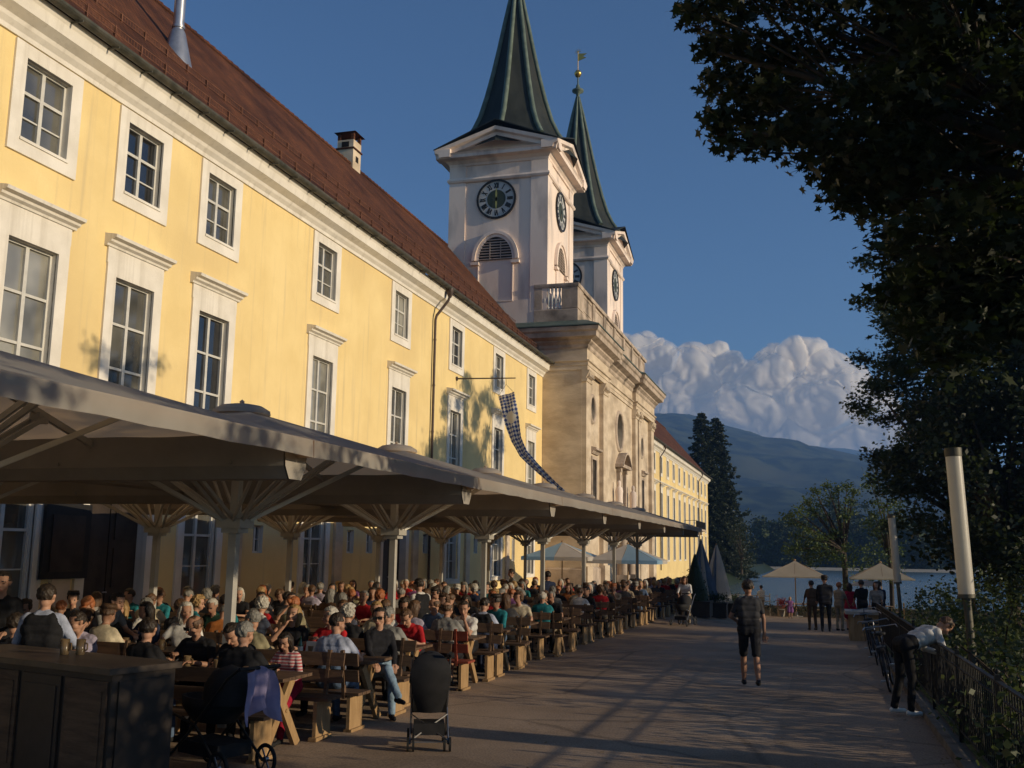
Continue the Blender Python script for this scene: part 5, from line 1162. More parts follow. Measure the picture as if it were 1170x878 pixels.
def pram(loc, rz, label, coat=True, sc=1.):
    t = thing('pram', (0, 0, 0), label, 'pram')
    for s in (-1, 1):
        f = MB(); f.path([(s*.24, .42, .12), (s*.24, .1, .40), (s*.24, -.45, .95), (s*.24, -.6, 1.04)], .014, 8); f.path([(s*.26, -.40, .14), (s*.24, .0, .48), (s*.24, .38, .56)], .014, 8); f.build('frame', M['chrome'] if not coat else M['black'], t)
        for y, r in ((.44, .11), (-.42, .15)):
            wl = MB(); n = 24; k = 6; vs_ = []
            for i in range(n):
                a = 2*PI*i/n
                for j in range(k): b2 = 2*PI*j/k; q = r-.02+.02*math.cos(b2); vs_.append((s*.28+.018*math.sin(b2), y+q*math.cos(a), r+q*math.sin(a)))
            wl.add(vs_, [(i*k+j, ((i+1) % n)*k+j, ((i+1) % n)*k+(j+1) % k, i*k+(j+1) % k) for i in range(n) for j in range(k)], 0, True)
            wo = wl.build('wheel', M['rubber'], t); h = MB(); h.tube((s*.28-.02, y, r), (s*.28+.02, y, r), .03)
            for i in range(6): a = PI/3*i; h.bar((s*.28, y, r), (s*.28, y+(r-.03)*math.cos(a), r+(r-.03)*math.sin(a)), .01, .014)
            h.build('spokes', M['chrome'], wo)
    b = MB(); b.tube((-.24, -.6, 1.04), (.24, -.6, 1.04), .018, n=8); b.build('handle', M['rubber'], t)
    b = MB(); b.lathe([(0, -.16), (.2, -.13), (.3, .0), (.31, .1), (.28, .1), (.26, 0), (0, -.08)], 18, (0, 0, 0)); b.v = [(x*.75, y*1.35+.05, z+.62) for x, y, z in b.v]; b.build('seat_tub', M['blackcloth'], t)
    b = MB(); b.lathe([(.31, 0), (.29, .18), (.2, .3), (0, .36)], 18, (0, 0, 0)); b.v = [(x*.78, y*.9-.18, z+.68) for x, y, z in b.v if True]; b.build('hood', M['blackcloth'], t)
    b = MB(); b.box(-.2, .2, -.3, .3, .2, .32); b.build('basket', M['blackcloth'], t)
    if coat:
        b = MB(); n = 14; m = 10; vs_ = []
        for i in range(n+1):
            u = i/n*2-1
            for j in range(m+1): v = j/m; vs_.append((u*(.15+.08*v)+.02*math.sin(v*6), -.62-.06*math.sin(u*7+2*v)*(v+.3)-.04*v, 1.06-.42*v+.05*math.cos(u*4)*v-.06*abs(u)))
        b.add(vs_, [(i*(m+1)+j, (i+1)*(m+1)+j, (i+1)*(m+1)+j+1, i*(m+1)+j+1) for i in range(n) for j in range(m)], 0, True)
        b.build('hanging_jacket', M['lilac'], t)
    t.location = loc; t.rotation_euler[2] = rz; return t
pram((-5.62, 8.95, g(-5.6, 9.0)), R(70), 'black pram with a lilac jacket hung on its handle beside the first table')
pram((-4.35, 35.2, g(-4.35, 35.2)), R(168), 'black pram standing at the far end of the benches by the pushing adult', coat=False)
# ================================================================== trees and planting
def limbs(mb, base, tips, r0, rnd, fork=None):
    base = Vector(base)
    for tp in tips:
        tp = Vector(tp); mid = base.lerp(tp, .5)+Vector((rnd.uniform(-.3, .3), rnd.uniform(-.3, .3), rnd.uniform(.1, .5)))*(tp-base).length*.2
        pts = []; n = 6
        for i in range(n+1):
            t = i/n; pts.append(base*(1-t)**2+mid*2*t*(1-t)+tp*t*t)
        mb.path(pts, [max(.012, r0*(1-t/n*.86)) for t in range(n+1)], 6)
# ---- big maple at the right, its boughs reaching over the promenade
rt_ = random.Random(11)
t = thing('maple_tree', (5.6, 11.2, g(5.6, 11.2)), 'huge dark maple filling the right side with its boughs reaching over the promenade', 'tree')
B = []
def sil(pts, Y, dY, rpx, step=1., cnt=None, keep=None):
    for (px, py) in pts:
        y = Y+rt_.uniform(-dY, dY); c = at(px, py, y); B.append((c.x, c.y, c.z, rpx/FPX*y))
edge = [(790, 20), (812, 60), (820, 100), (818, 145), (845, 165), (870, 120), (880, 165), (905, 150), (925, 185), (950, 205), (968, 232), (985, 205), (1005, 240), (1012, 285), (1020, 330)]
sil(edge, 11.5, 1.0, 30); sil([(x+14, y-14) for x, y in edge], 11.5, 1.2, 34)
sil([(800, -30), (835, 20), (860, 60), (865, 105), (890, 60), (850, -20), (905, 100), (930, 130), (900, 0), (940, 60), (960, 150), (980, 100), (950, 10), (1000, 160), (1010, 60), (1030, 120), (1030, 220), (1000, -20), (1050, 10), (1060, 170), (1045, 270), (1040, 330)], 11.5, 1.6, 44)
for k in range(120):
    px, py = rt_.uniform(1015, 1330), rt_.uniform(-160, 400)
    if px < 1060 and py > 330: continue
    sil([(px, py)], 11.2, 2.2, rt_.uniform(36, 62))
for k in range(22): sil([(rt_.uniform(840, 1300), rt_.uniform(-200, -30))], 10.5, 2.0, 60)
for k in range(26): sil([(rt_.uniform(1065, 1330), rt_.uniform(320, 385))], 11.5, 1.2, rt_.uniform(36, 55))
for k in range(70):      # the rest of the crown, over and behind the camera's right shoulder
    B.append((rt_.uniform(2.6, 9.5), rt_.uniform(1.5, 12.5), rt_.uniform(5.3, 9.0), rt_.uniform(.5, .8)))
B2 = B[-70:]; del B[-70:]
for k in range(12): B2.append((rt_.uniform(2.6, 4.4), rt_.uniform(17.2, 19.6), rt_.uniform(9.3, 11.3), rt_.uniform(.35, .6)))
V2, F2 = maple_leaves(B2, 380, .13)
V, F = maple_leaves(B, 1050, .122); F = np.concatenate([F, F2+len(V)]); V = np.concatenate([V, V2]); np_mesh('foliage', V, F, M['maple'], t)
b = MB(); tb = Vector((5.6, 11.2, 0)); b.path([tb, (5.55, 11.2, 1.2), (5.45, 11.25, 2.6), (5.2, 11.3, 4.2), (4.9, 11.3, 5.6)], [.42, .34, .31, .27, .22], 12); b.build('trunk', M['bark'], t)
b = MB(); big = [at(820, 60, 11.3), at(850, 150, 11.2), at(960, 190, 11.4), at(900, 20, 11.6), at(1010, 290, 11.5), at(1000, 60, 11), at(1080, 120, 11.2), at(1100, 320, 11.3), at(1150, 60, 11), at(1200, 250, 11.5), at(1040, 200, 11.2)]
limbs(b, (5.0, 11.3, 5.0), big, .13, rt_)
for q in B:
    if rt_.random() < .8:
        c = Vector(q[:3]); near = min(big, key=lambda v: (v-c).length); s = near.lerp(Vector((5, 11.3, 5)), .25); limbs(b, s, [c+Vector((0, 0, -.1))], .022, rt_)
b.build('limbs', M['bark'], t)
# ---- generic tree
def tree(name, base, h, crown, label, leaf, per, size, r0, fork=.35, group=None, squash=1., limb=.8, maple=False, seed=1):
    rnd = random.Random(seed); t = thing(name, base, label, 'tree', group); bs = Vector(base)
    V, F = (maple_leaves if maple else blob_quads)(crown, per, size) if maple else blob_quads(crown, per, size, squash); np_mesh('crown', V, F, leaf, t)
    b = MB(); top = bs+Vector((0, 0, h*fork)); b.path([bs-Vector((0, 0, .1)), bs+Vector((.02, 0, h*fork*.5)), top], [r0, r0*.82, r0*.7], 10)
    cs = sorted(crown, key=lambda c: -c[3]); limbs(b, top, [Vector(c[:3]) for c in cs[:int(len(cs)*limb)]], r0*.5, rnd); b.build('trunk', M['bark'], t); return t
# ---- loose tall tree whose shade streaks the yellow wall
cr = []
for k in range(74):
    px, py = rt_.uniform(990, 1120), rt_.uniform(285, 600); 
    if px < 1000+20*math.sin(py*.05): px += 22
    c = at(px, py, 44+rt_.uniform(-5.0, 5.0)); cr.append((c.x, c.y, c.z, rt_.uniform(.5, 1.15)))
for (px, py) in ((985, 410), (978, 465), (1000, 520), (1002, 440), (1012, 480), (990, 300), (1005, 350), (985, 345), (1030, 560), (1022, 600)): c = at(px, py, 43); cr.append((c.x, c.y, c.z, .62))
tree('plane_tree', (5.6, 43, g(5.6, 43)), 17, cr, 'tall loose tree behind the lamp posts, left part of the dark tree mass', M['leaf2'], 470, .17, .3, .25, limb=.22, maple=True, seed=3)
# ---- trees farther right behind the lawn
for j, (X, Y, H_, lb, sd) in enumerate(((9.5, 30, 4.8, 'bushy low tree behind the lawn, right of the near lamp post', 4), (6.6, 39.5, 11, 'dense dark tree between the two lamp posts', 5), (9.3, 41, 12.8, 'dense dark tree right of the near lamp post', 6), (12.5, 22, 4.6, 'low bushy tree at the right edge behind the fence', 7), (12.2, 40, 13.5, 'dense dark tree toward the right edge of the picture', 8), (15.5, 42, 14.5, 'dense dark tree at the far right edge', 14), (7.2, 26, 4.4, 'low dark tree directly behind the bicycles', 15))):
    rr = random.Random(sd); z = g(X, Y); cr = []
    for k in range(64):
        a = rr.uniform(0, 2*PI); u = rr.random()**.6; rad = H_*.27 if H_ > 8 else 2.2; zz = rr.uniform(.05, 1.)
        cr.append((X+math.cos(a)*u*rad*(1.1-.5*abs(zz-.5)), Y+math.sin(a)*u*rad, z+H_*(.18+.80*zz), rr.uniform(.07, .12)*max(H_, 7)))
    tree('park_tree', (X, Y, z), H_, cr, lb, M['maple'], 330 if H_ > 8 else 220, .21 if H_ > 8 else .14, .22, .3, seed=sd, group='trees beyond the lawn')
# ---- lakeside tree, lobed crown with visible limbs
def px_crown(L_, Y, dY=1.0):
    out = []
    for px, py, r in L_: c = at(px, py, Y+rt_.uniform(-dY, dY)); out.append((c.x, c.y, c.z, r/FPX*Y))
    return out
L1 = [(900, 590, 9), (912, 585, 10), (905, 598, 7), (922, 574, 10), (915, 600, 8), (932, 562, 10), (945, 556, 9), (928, 585, 12), (938, 575, 10), (950, 568, 8), (958, 560, 9), (968, 556, 9), (975, 563, 9), (970, 573, 9), (960, 582, 7), (964, 590, 9), (972, 585, 6), (943, 592, 8), (925, 606, 10), (910, 612, 9), (935, 616, 14), (920, 625, 14), (905, 628, 12), (950, 620, 12), (955, 610, 9), (962, 602, 6), (940, 632, 14), (925, 640, 12), (968, 625, 8), (955, 636, 12)]
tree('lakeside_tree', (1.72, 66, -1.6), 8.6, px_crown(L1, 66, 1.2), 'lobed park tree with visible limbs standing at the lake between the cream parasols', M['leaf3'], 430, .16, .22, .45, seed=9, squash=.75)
L2 = [(992, 545, 8), (998, 552, 9), (988, 556, 7), (1004, 562, 9), (1012, 560, 9), (1000, 574, 8), (1010, 580, 10), (998, 590, 9), (1012, 598, 12), (1000, 606, 11), (1022, 575, 11), (1025, 590, 10), (990, 598, 8), (1008, 614, 9), (1030, 560, 9)]
tree('lakeside_tree', (4.35, 66, -1.6), 8.6, px_crown(L2, 66, 1.0), 'narrow lakeside tree right of the lobed one, partly behind the dark tree', M['leaf3'], 430, .16, .16, .4, seed=10, squash=.75)
L3 = [(985, 630, 9), (1000, 628, 10), (975, 640, 9), (1012, 636, 10), (992, 640, 9), (1025, 628, 10), (968, 648, 8)]
t = thing('lake_shrub', (3.6, 65, -1.5), 'yellow-green shrub on the shore behind the right cream parasol', 'shrub')
V, F = blob_quads(px_crown(L3, 65, .8)+px_crown([(x, y+22, r) for x, y, r in L3], 65, .6), 260, .15); np_mesh('foliage', V, F, M['leaf3'], t)
# ---- dark conifers past the far wing
def conifer(base, h, r, label, seed, dens=1.0):
    rr = np.random.default_rng(seed); t = thing('spruce', base, label, 'tree', 'tall spruces past the far wing'); V = []; x, y, z = base; pr = random.Random(seed)
    cs = []
    z0 = h*.03; lay = int(h/.42)
    for k in range(lay):
        f = k/lay; zz = z0+(h-z0)*f; rad = 1.2*r*(1-f)**.55*(.75+.5*pr.random())
        nb = max(4, int(12*(1-f)+4))
        for i in range(nb):
            a = 2*PI*(i+pr.random())/nb; L_ = rad*(.65+.5*pr.random())
            for s in (1., .72, .42): cs.append((x+math.cos(a)*L_*s, y+math.sin(a)*L_*s, z+zz-L_*s*.28, .30+.22*(1-f)))
    V, F = blob_quads(cs, 230*dens, .34, .6, rr); np_mesh('crown', V, F, M['needle'], t)
    b = MB(); b.path([(x, y, z), (x, y, z+h*.5), (x, y, z+h)], [.4, .22, .03], 8); b.build('trunk', M['bark'], t)
conifer((-17.0, 165, -1.0), 25.8, 3.9, 'taller dark spruce just past the end of the far yellow wing', 21)
conifer((-14.9, 167, -1.0), 25.2, 4.0, 'slightly lower dark spruce on the lake side of the taller one', 22)
# low trees around the foot of the spruces
rr = random.Random(40)
for j, (X, Y, h_, lb) in enumerate(((-10.8, 160, 7.5, 'round dark tree at the foot of the spruces by the water'), (-12.5, 172, 9, 'dark tree in front of the far shore right of the spruces'))):
    cr = [(X+rr.uniform(-1.3, 1.3), Y+rr.uniform(-2, 2), -1+h_*rr.uniform(.15, .95), rr.uniform(.9, 1.5)) for k in range(22)]
    tree('shore_tree', (X, Y, -1), h_, cr, lb, M['needle'], 45, .32, .2, .3, seed=50+j, group='trees by the spruces')
# ---- far wooded shore: one mass
cs = []; rr = random.Random(77)
def woodh(u):   # tree top height against direction x/y
    return 15+4.6*math.sin(u*37+1.)+2.5*math.sin(u*91)+(4 if u < -.055 else 0)+sst(.0, .2, u)*4
for k in range(430):
    y = rr.uniform(297, 335); u = rr.uniform(-.14, .62)**1; x = u*y; h_ = woodh(u)*rr.uniform(.75, 1.05)*(1 if y < 318 else 1.15); 
    for q in range(6): cs.append((x+rr.uniform(-3, 3), y+rr.uniform(-2, 2), -1.5+h_*(.12+.15*q), rr.uniform(1.6, 3.0)*(1.15-.09*q)))
V, F = blob_quads(cs, 20, .9, .8); o = np_mesh('far_wood', V, F, M['far_wood'], None, (40, 300, -1.5)); stuff(o, 'dark wooded shore on the far side of the lake', 'woodland')
# ---- shrubs behind the fence; they shade the promenade
def shrub(base, blobs, label, m, per=330, size=.09, group='shrubs behind the fence'):
    t = thing('shrub', base, label, 'shrub', group); V, F = blob_quads(blobs, per, size); np_mesh('foliage', V, F, m, t)
    b = MB(); r5 = random.Random(3); limbs(b, base, [Vector(c[:3]) for c in blobs[:8]], .03, r5); b.build('stems', M['bark'], t)
rr = random.Random(19)
SH = [(2.9, 12.4, .9, 1.1), (3.9, 14.6, 1.15, 1.4), (3.0, 17.2, 1.35, 1.3), (3.2, 20.5, 1.7, 1.4), (3.3, 23.6, 1.5, 1.4), (3.1, 27.2, 1.55, 1.5), (3.6, 31.2, 1.45, 1.5), (5.6, 19.4, 2.9, 1.9), (6.4, 24.0, 2.9, 2.0), (7.0, 30.0, 2.3, 2.1), (6.5, 36.0, 2.3, 2.0), (5.2, 15.6, 2.3, 1.4), (4.8, 36.5, 1.5, 1.3), (8.2, 12.8, 1.9, 1.6), (4.6, 10.4, 1.2, 1.3), (3.2, 9.2, .9, 1.0)]
SH += [(2.25, 8.2, .95, .9), (2.2, 10.3, .9, .9), (2.25, 13.6, .9, .9), (2.2, 18.9, .9, .8), (5.2, 6.6, 3.6, 1.7), (6.6, 4.2, 4.0, 1.8)]  # last two entries: unseen bushes added to shade the counter and left foreground
PLC = ['low grassy shrub just behind the fence, right of the near lamp', 'shrub behind the fence right of the near lamp post', 'low shrub at the foot of the near lamp post', 'shrub behind the first bicycle', 'shrub behind the second and third bicycles', 'shrub behind the farthest bicycle', 'shrub behind the slab bench', 'taller shrub behind the near lamp post', 'tall shrub deeper behind the bicycles', 'tall shrub at the back, left of the bushy low tree', 'tall shrub near the loose tall tree', 'taller shrub at the right behind the fence', 'low shrub by the far lamp post', 'tall shrub at the far right edge', 'shrub under the maple near its trunk', 'nearest low shrub under the maple, at the right edge', 'low dark growth against the nearest fence panels', 'low dark growth against the second stretch of fence', 'low dark growth against the fence below the stooping person', 'low dark growth behind the nearest bicycle', 'unseen tall bush right of the fence, added to shade the left foreground', 'unseen tallest bush on the right, added to shade the left foreground']
for (X, Y, h_, r_), lb in zip(SH, PLC):
    z = g(X, Y); bl = [(X+rr.uniform(-r_, r_)*.75, Y+rr.uniform(-r_, r_), z+h_*rr.uniform(.15, .95), rr.uniform(.22, .42)*max(1, h_/1.6)) for k in range(34 if h_ < 2 else (60 if h_ < 3.2 else 130))]
    shrub((X, Y, z), bl, lb, M['shrub'], 300 if h_ < 1.6 else 180, .085 if h_ < 1.6 else .12)
# grass tufts on the lawn near the fence: uncountable
V = []; n = 26000; yy = 6+RNG.random(n)**1.6*34; xx = 1.75+RNG.random(n)**1.3*7; 
hh = .05+.16*RNG.random(n); ang = RNG.random(n)*2*PI; dx, dy = np.cos(ang)*.018, np.sin(ang)*.018; zz = -.008*yy; lean = RNG.normal(size=(n, 2))*.06
P_ = np.stack([np.stack([xx-dx, yy-dy, zz], 1), np.stack([xx+dx, yy+dy, zz], 1), np.stack([xx+lean[:, 0], yy+lean[:, 1], zz+hh+.04], 1)], 1).reshape(-1, 3)
o = np_mesh('grass', P_, np.arange(len(P_)).reshape(-1, 3), M['leaf3'], None, (3, 15, 0)); stuff(o, 'tufts of grass growing behind the iron fence', 'grass')
n = 420; x = 1.36-RNG.random(n)**2.2*5; y = 7+RNG.random(n)*26; a = RNG.random(n)*2*PI; s = .02+.02*RNG.random(n); z = -.008*y+.008
P_ = np.stack([np.stack([x+np.cos(a+k*PI/2)*s*(1 if k % 2 else .5), y+np.sin(a+k*PI/2)*s*(1 if k % 2 else .5), z+.006*(k == 1)], 1) for k in range(4)], 1).reshape(-1, 3)
o = np_mesh('fallen_leaves', P_, np.arange(len(P_)).reshape(-1, 4), mat('dry_leaf', (.12, .07, .02), (.2, .13, .04), .8, 2), None, (0, 15, 0)); stuff(o, 'dry fallen leaves scattered on the asphalt near the kerb', 'leaves')
# sailing-boat mast glints seen through the trees: moored boats beyond the lawn
# ================================================================== people
SKIN = mat('skin', (.36, .19, .12), (.43, .245, .165), .55, 6)
SKIN2 = mat('tanned_skin', (.27, .14, .088), (.33, .18, .115), .55, 6)
FEAT = mat('eyes_and_brows', (.03, .02, .018), rough=.5); LIPS = mat('lips', (.36, .13, .10), rough=.5)
def cl(n, c, d=.58): return mat(n, tuple(v*d for v in c), c, .85, 9, 4, .15, 30, .15, sheen=.0)
CLOTH = {'white': cl('white_cotton', (.66, .64, .60)), 'black': cl('black_cotton', (.018, .018, .02)), 'grey': cl('grey_cotton', (.24, .235, .22)), 'light blue': cl('light_blue_cotton', (.38, .42, .54)),
         'navy': cl('navy_cotton', (.03, .04, .08)), 'red': cl('red_cotton', (.45, .02, .025)), 'teal': cl('teal_cotton', (.02, .17, .20)), 'khaki': cl('khaki_cotton', (.26, .23, .14)),
         'lavender': cl('lavender_cotton', (.40, .36, .46)), 'cream': cl('cream_cotton', (.55, .48, .34)), 'brown': cl('brown_cotton', (.12, .07, .04)), 'pink': cl('pink_cotton', (.45, .18, .2)),
         'green': cl('green_cotton', (.05, .12, .05)), 'purple': cl('purple_cotton', (.24, .10, .26)), 'denim': cl('denim', (.10, .15, .24)), 'light denim': cl('light_denim', (.24, .34, .44)), 'dark': cl('dark_cloth', (.022, .022, .026)),
         'beige': cl('beige_cotton', (.36, .29, .2)), 'orange': cl('orange_cotton', (.5, .18, .05)), 'crimson': cl('crimson_cotton', (.36, .015, .04)),
         'dark green': cl('dark_green_cotton', (.02, .05, .03)), 'charcoal': cl('charcoal_cotton', (.05, .05, .055)),
         'striped': mat('red_striped_jersey', (.5, .42, .4), (.56, .48, .46), .85, 5, wave=('Z', 9, .4, (.34, .03, .04))), 'plaid': mat('plaid_cotton', (.5, .48, .42), (.10, .10, .14), .85, 26, 2)}
HAIRM = {'dark': mat('dark_hair', (.014, .010, .008), (.035, .024, .016), .5, 14, 4, .5, 40, stretch=(1, 1, .25)), 'brown': mat('brown_hair', (.05, .026, .014), (.11, .06, .03), .5, 14, 4, .5, 40, stretch=(1, 1, .25)),
         'blond': mat('blond_hair', (.22, .13, .05), (.36, .235, .10), .5, 14, 4, .5, 40, stretch=(1, 1, .25)), 'grey': mat('grey_hair', (.12, .115, .10), (.22, .21, .19), .5, 14, 4, .5, 40, stretch=(1, 1, .25)),
         'white': mat('white_hair', (.32, .30, .26), (.46, .43, .37), .5, 14, 4, .5, 40, stretch=(1, 1, .25)), 'red': mat('reddish_hair', (.22, .07, .025), (.34, .12, .045), .5, 14, 4, .5, 40, stretch=(1, 1, .25))}
TMP = bpy.data.scenes.new('workbench_scene')
ICO = {}
for q in (2, 3):
    bm = bmesh.new(); bmesh.ops.create_icosphere(bm, subdivisions=q, radius=1.); ICO[q] = (np.array([v.co[:] for v in bm.verts]), np.array([[v.index for v in f.verts] for f in bm.faces])); bm.free()
def rotx(a): return Matrix.Rotation(a, 3, 'X')
def ik(s, t, l1, l2, pole):
    s, t, pole = Vector(s), Vector(t), Vector(pole); d = t-s; L_ = d.length
    if L_ > (l1+l2)*.995: t = s+d*((l1+l2)*.995/L_); d = t-s; L_ = d.length
    a = (l1*l1-l2*l2+L_*L_)/(2*L_); h_ = math.sqrt(max(0, l1*l1-a*a)); u = d/L_; p = (pole-u*pole.dot(u)).normalized()
    return s+u*a+p*h_, t
def body(name, vox=.022, seated=True, hip=.57, lean=8., yaw=0., pitch=0., hyaw=0., roll=0., handL=(-.2, .42, .83), handR=(.2, .42, .83), feet=None, knees=None, sleeve=.5, bare_leg=99., width=1., fat=0., neckline=0., skirt=False, size=1., palm=(0, -1), twist=0, vest=False):
    TR = 6 if vest else 1
    """one continuous figure facing +Y. returns mesh (slots skin, shirt, trousers, shoes, features, lips) and head matrix"""
    P = []      # (a, b, ra, rb, region, t0) ; region 0 skin 1 shirt 2 trousers 3 shoes
    T = Matrix.Translation((0, 0, hip)) @ Matrix.Rotation(R(twist), 4, 'Z') @ Matrix.Rotation(-R(lean), 4, 'X')
    W = width
    def tp(x, y, z): return T @ Vector((x, y, z))
    f = fat
    P += [(tp(-.085*W, 0, .0), tp(.085*W, 0, .0), .118+f*.4, .118+f*.4, 2), (tp(-.08*W, -.0, .09), tp(.08*W, -.0, .09), .112+f, .112+f, 2)]
    P += [(tp(-.07*W, .015+f*.4, .14), tp(.07*W, .015+f*.4, .14), .108+f, .108+f, TR), (tp(-.085*W, .01, .24), tp(.085*W, .01, .24), .112+f*.9, .112+f*.9, TR), (tp(-.105*W, .015, .35), tp(.105*W, .015, .35), .112+f*.5, .112+f*.5, TR),
          (tp(-.10*W, -.005, .43), tp(.10*W, -.005, .43), .095, .095, TR), (tp(-.155*W, -.005, .468), tp(.155*W, -.005, .468), .058, .058, 1), (tp(-.05, -.01, .49), tp(.05, -.01, .49), .06, .06, 1)]
    P += [(tp(0, -.005, .48), tp(0, .022, .585), .056, .052, 0)]
    HM = T @ Matrix.Translation((0, .02, .60)) @ Matrix.Rotation(R(lean*.75), 4, 'X') @ Matrix.Rotation(R(hyaw), 4, 'Z') @ Matrix.Rotation(-R(pitch), 4, 'X') @ Matrix.Rotation(R(roll), 4, 'Y')
    hp = lambda x, y, z: HM @ Vector((x, y, z))
    P += [(hp(0, -.012, .115), hp(0, .018, .118), .088, .083, 0), (hp(0, .03, .06), hp(0, .052, .02), .062, .045, 0), (hp(-.03, .045, .05), hp(.03, .045, .05), .045, .045, 0), (hp(0, -.02, .03), hp(0, -.01, .08), .058, .068, 0),
          (hp(0, .098, .075), hp(0, .118, .045), .010, .0145, 0), (hp(-.078, -.005, .07), hp(-.086, -.012, .095), .016, .020, 0), (hp(.078, -.005, .07), hp(.086, -.012, .095), .016, .020, 0), (hp(-.035, .088, .102), hp(.035, .088, .102), .014, .014, 0), (hp(-.018, .092, .012), hp(.018, .092, .012), .011, .011, 0)]
    for s in (-1, 1):
        sh = tp(.175*W*s, -.005, .455); hd = Vector(handL if s < 0 else handR); pole = Vector((s*.75, -.35, -.75))
        el, wr = ik(sh, hd, .285, .25, pole); md = sh.lerp(el, sleeve*2) if sleeve < .5 else el
        if sleeve < .5: P += [(sh, md, .056+f*.1, .050, 1), (md, el, .042, .036, 0), (el, wr, .036, .026, 0)]
        elif sleeve < .99: k = (sleeve-.5)*2; m2 = el.lerp(wr, k); P += [(sh, el, .056+f*.1, .046, 1), (el, m2, .046, .036, 1), (m2, wr, .032, .026, 0)]
        else: P += [(sh, el, .058+f*.1, .048, 1), (el, wr, .048, .035, 1)]
        dr = (wr-el).normalized(); n0 = Vector((0, 0, 1)) if abs(dr.z) < .8 else Vector((0, 1, 0)); sd = dr.cross(n0).normalized()*(-s); up_ = sd.cross(dr)*( -s)
        pc = wr+dr*.05
        P += [(wr+dr*.02-sd*.012, pc+dr*.025-sd*.022, .022, .020, 0), (wr+dr*.02+sd*.012, pc+dr*.025+sd*.022, .022, .019, 0)]
        dn = -up_ if up_.z > 0 else up_
        for q, (o, L_) in enumerate(((-.033, .060), (-.011, .070), (.011, .066), (.032, .052))):
            a = pc+dr*.035+sd*o; b_ = a+(dr*.75+dn*.45).normalized()*L_*.55; c = b_+(dr*.35+dn*.9).normalized()*L_*.5; P += [(a, b_, .0105, .0095, 0), (b_, c, .0095, .0080, 0)]
        a = wr+dr*.03-sd*.028; b_ = a+(dr*.6-sd*.7).normalized()*.035; c = b_+(dr*.95-sd*.1+dn*.2).normalized()*.03; P += [(a, b_, .0125, .011, 0), (b_, c, .011, .009, 0)]
    hipz = hip
    for s in (-1, 1):
        i = 0 if s < 0 else 1; hj = Vector((.095*s*W, .0, hipz-.01)); 
        ft = Vector((feet or ((-.13, .47, .0), (.13, .47, .0)))[i])+Vector((0, 0, .075)); kp = Vector((knees or ((-.1, 1, .6), (.1, 1, .6)))[i])
        kn, an = ik(hj, ft, .43, .42, kp)
        th = .092+f*.35; big_ = 1.12
        P += [(hj, kn, th, .062, 2)]
        if bare_leg < 1: P[-1] = (hj, hj.lerp(kn, min(1, bare_leg+.0)), th*1.05, .075, 2); P += [(hj.lerp(kn, bare_leg*.9), kn, .066, .052, 0), (kn, an.lerp(kn, .55), .050, .054, 0), (an.lerp(kn, .55), an, .054, .036, 0)]
        else: P += [(kn, an.lerp(kn, .6), .060, .058, 2), (an.lerp(kn, .6), an+Vector((0, 0, .02)), .058, .050, 2)]
        fd = Vector((kn.x-hj.x, kn.y-hj.y, 0)); fd = (fd.normalized() if fd.length > .1 else Vector((0, 1, 0))); 
        if feet and len(feet) > 2: fd = Vector(feet[2]).normalized()
        P += [(an-fd*.035-Vector((0, 0, .035)), an+fd*.15-Vector((0, 0, .045)), .038, .030, 3), (an-Vector((0, 0, .01)), an-Vector((0, 0, .045))+fd*.03, .038, .036, 3)]
    if skirt: P += [(Vector((-.1, .0, hipz)), Vector((-.11, .30 if seated else .0, hipz-(.02 if seated else .35))), .12, .11 if seated else .17, 1), (Vector((.1, .0, hipz)), Vector((.11, .30 if seated else .0, hipz-(.02 if seated else .35))), .12, .11 if seated else .17, 1)]
    Vs = []; Fs = []; o_ = 0
    for (a, b_, ra, rb, rg_) in P:
        d = (b_-a); L_ = d.length; iv, ifc = ICO[3 if max(ra, rb) > .05 and vox < .015 else 2]
        for c0, rr in ((a, ra), (b_, rb)): Vs.append(iv*rr+np.array(c0)); Fs += (ifc+o_).tolist(); o_ += len(iv)
        if L_ > 1e-4:
            q = np.array(d.to_track_quat('Z', 'Y').to_matrix()); t = np.arange(14)*2*PI/14; ring = np.stack([np.cos(t), np.sin(t), t*0], 1)*.985
            Vs.append((ring*ra) @ q.T+np.array(a)); Vs.append((ring*rb) @ q.T+np.array(b_))
            Fs += [(o_+i, o_+(i+1) % 14, o_+14+(i+1) % 14, o_+14+i) for i in range(14)]+[tuple(range(o_+13, o_-1, -1)), tuple(range(o_+14, o_+28))]; o_ += 28
    me = bpy.data.meshes.new(name); me.from_pydata(np.concatenate(Vs).tolist(), [], Fs); o = bpy.data.objects.new(name, me); TMP.collection.objects.link(o)
    rm = o.modifiers.new('r', 'REMESH'); rm.mode = 'VOXEL'; rm.voxel_size = vox
    sm = o.modifiers.new('s', 'SMOOTH'); sm.factor = .5; sm.iterations = 2 if vox < .015 else 1
    
    with bpy.context.temp_override(scene=TMP, view_layer=TMP.view_layers[0]): dg = bpy.context.evaluated_depsgraph_get()
    ev = o.evaluated_get(dg); m2 = bpy.data.meshes.new_from_object(ev); bpy.data.objects.remove(o); bpy.data.meshes.remove(me); m2.name = name
    n = len(m2.polygons); c = np.empty(n*3); m2.polygons.foreach_get('center', c); c = c.reshape(-1, 3); best = np.full(n, 9.); idx = np.zeros(n, int)
    for (a, b_, ra, rb, rg_) in P:
        a, b_ = np.array(a), np.array(b_); d = b_-a; L2_ = max(1e-9, d @ d); t = np.clip((c-a) @ d/L2_, 0, 1); dd = np.linalg.norm(c-(a+t[:, None]*d), axis=1)-(ra+(rb-ra)*t)
        dd -= .006*(rg_ != 0); k = dd < best; best[k] = dd[k]; idx[k] = rg_
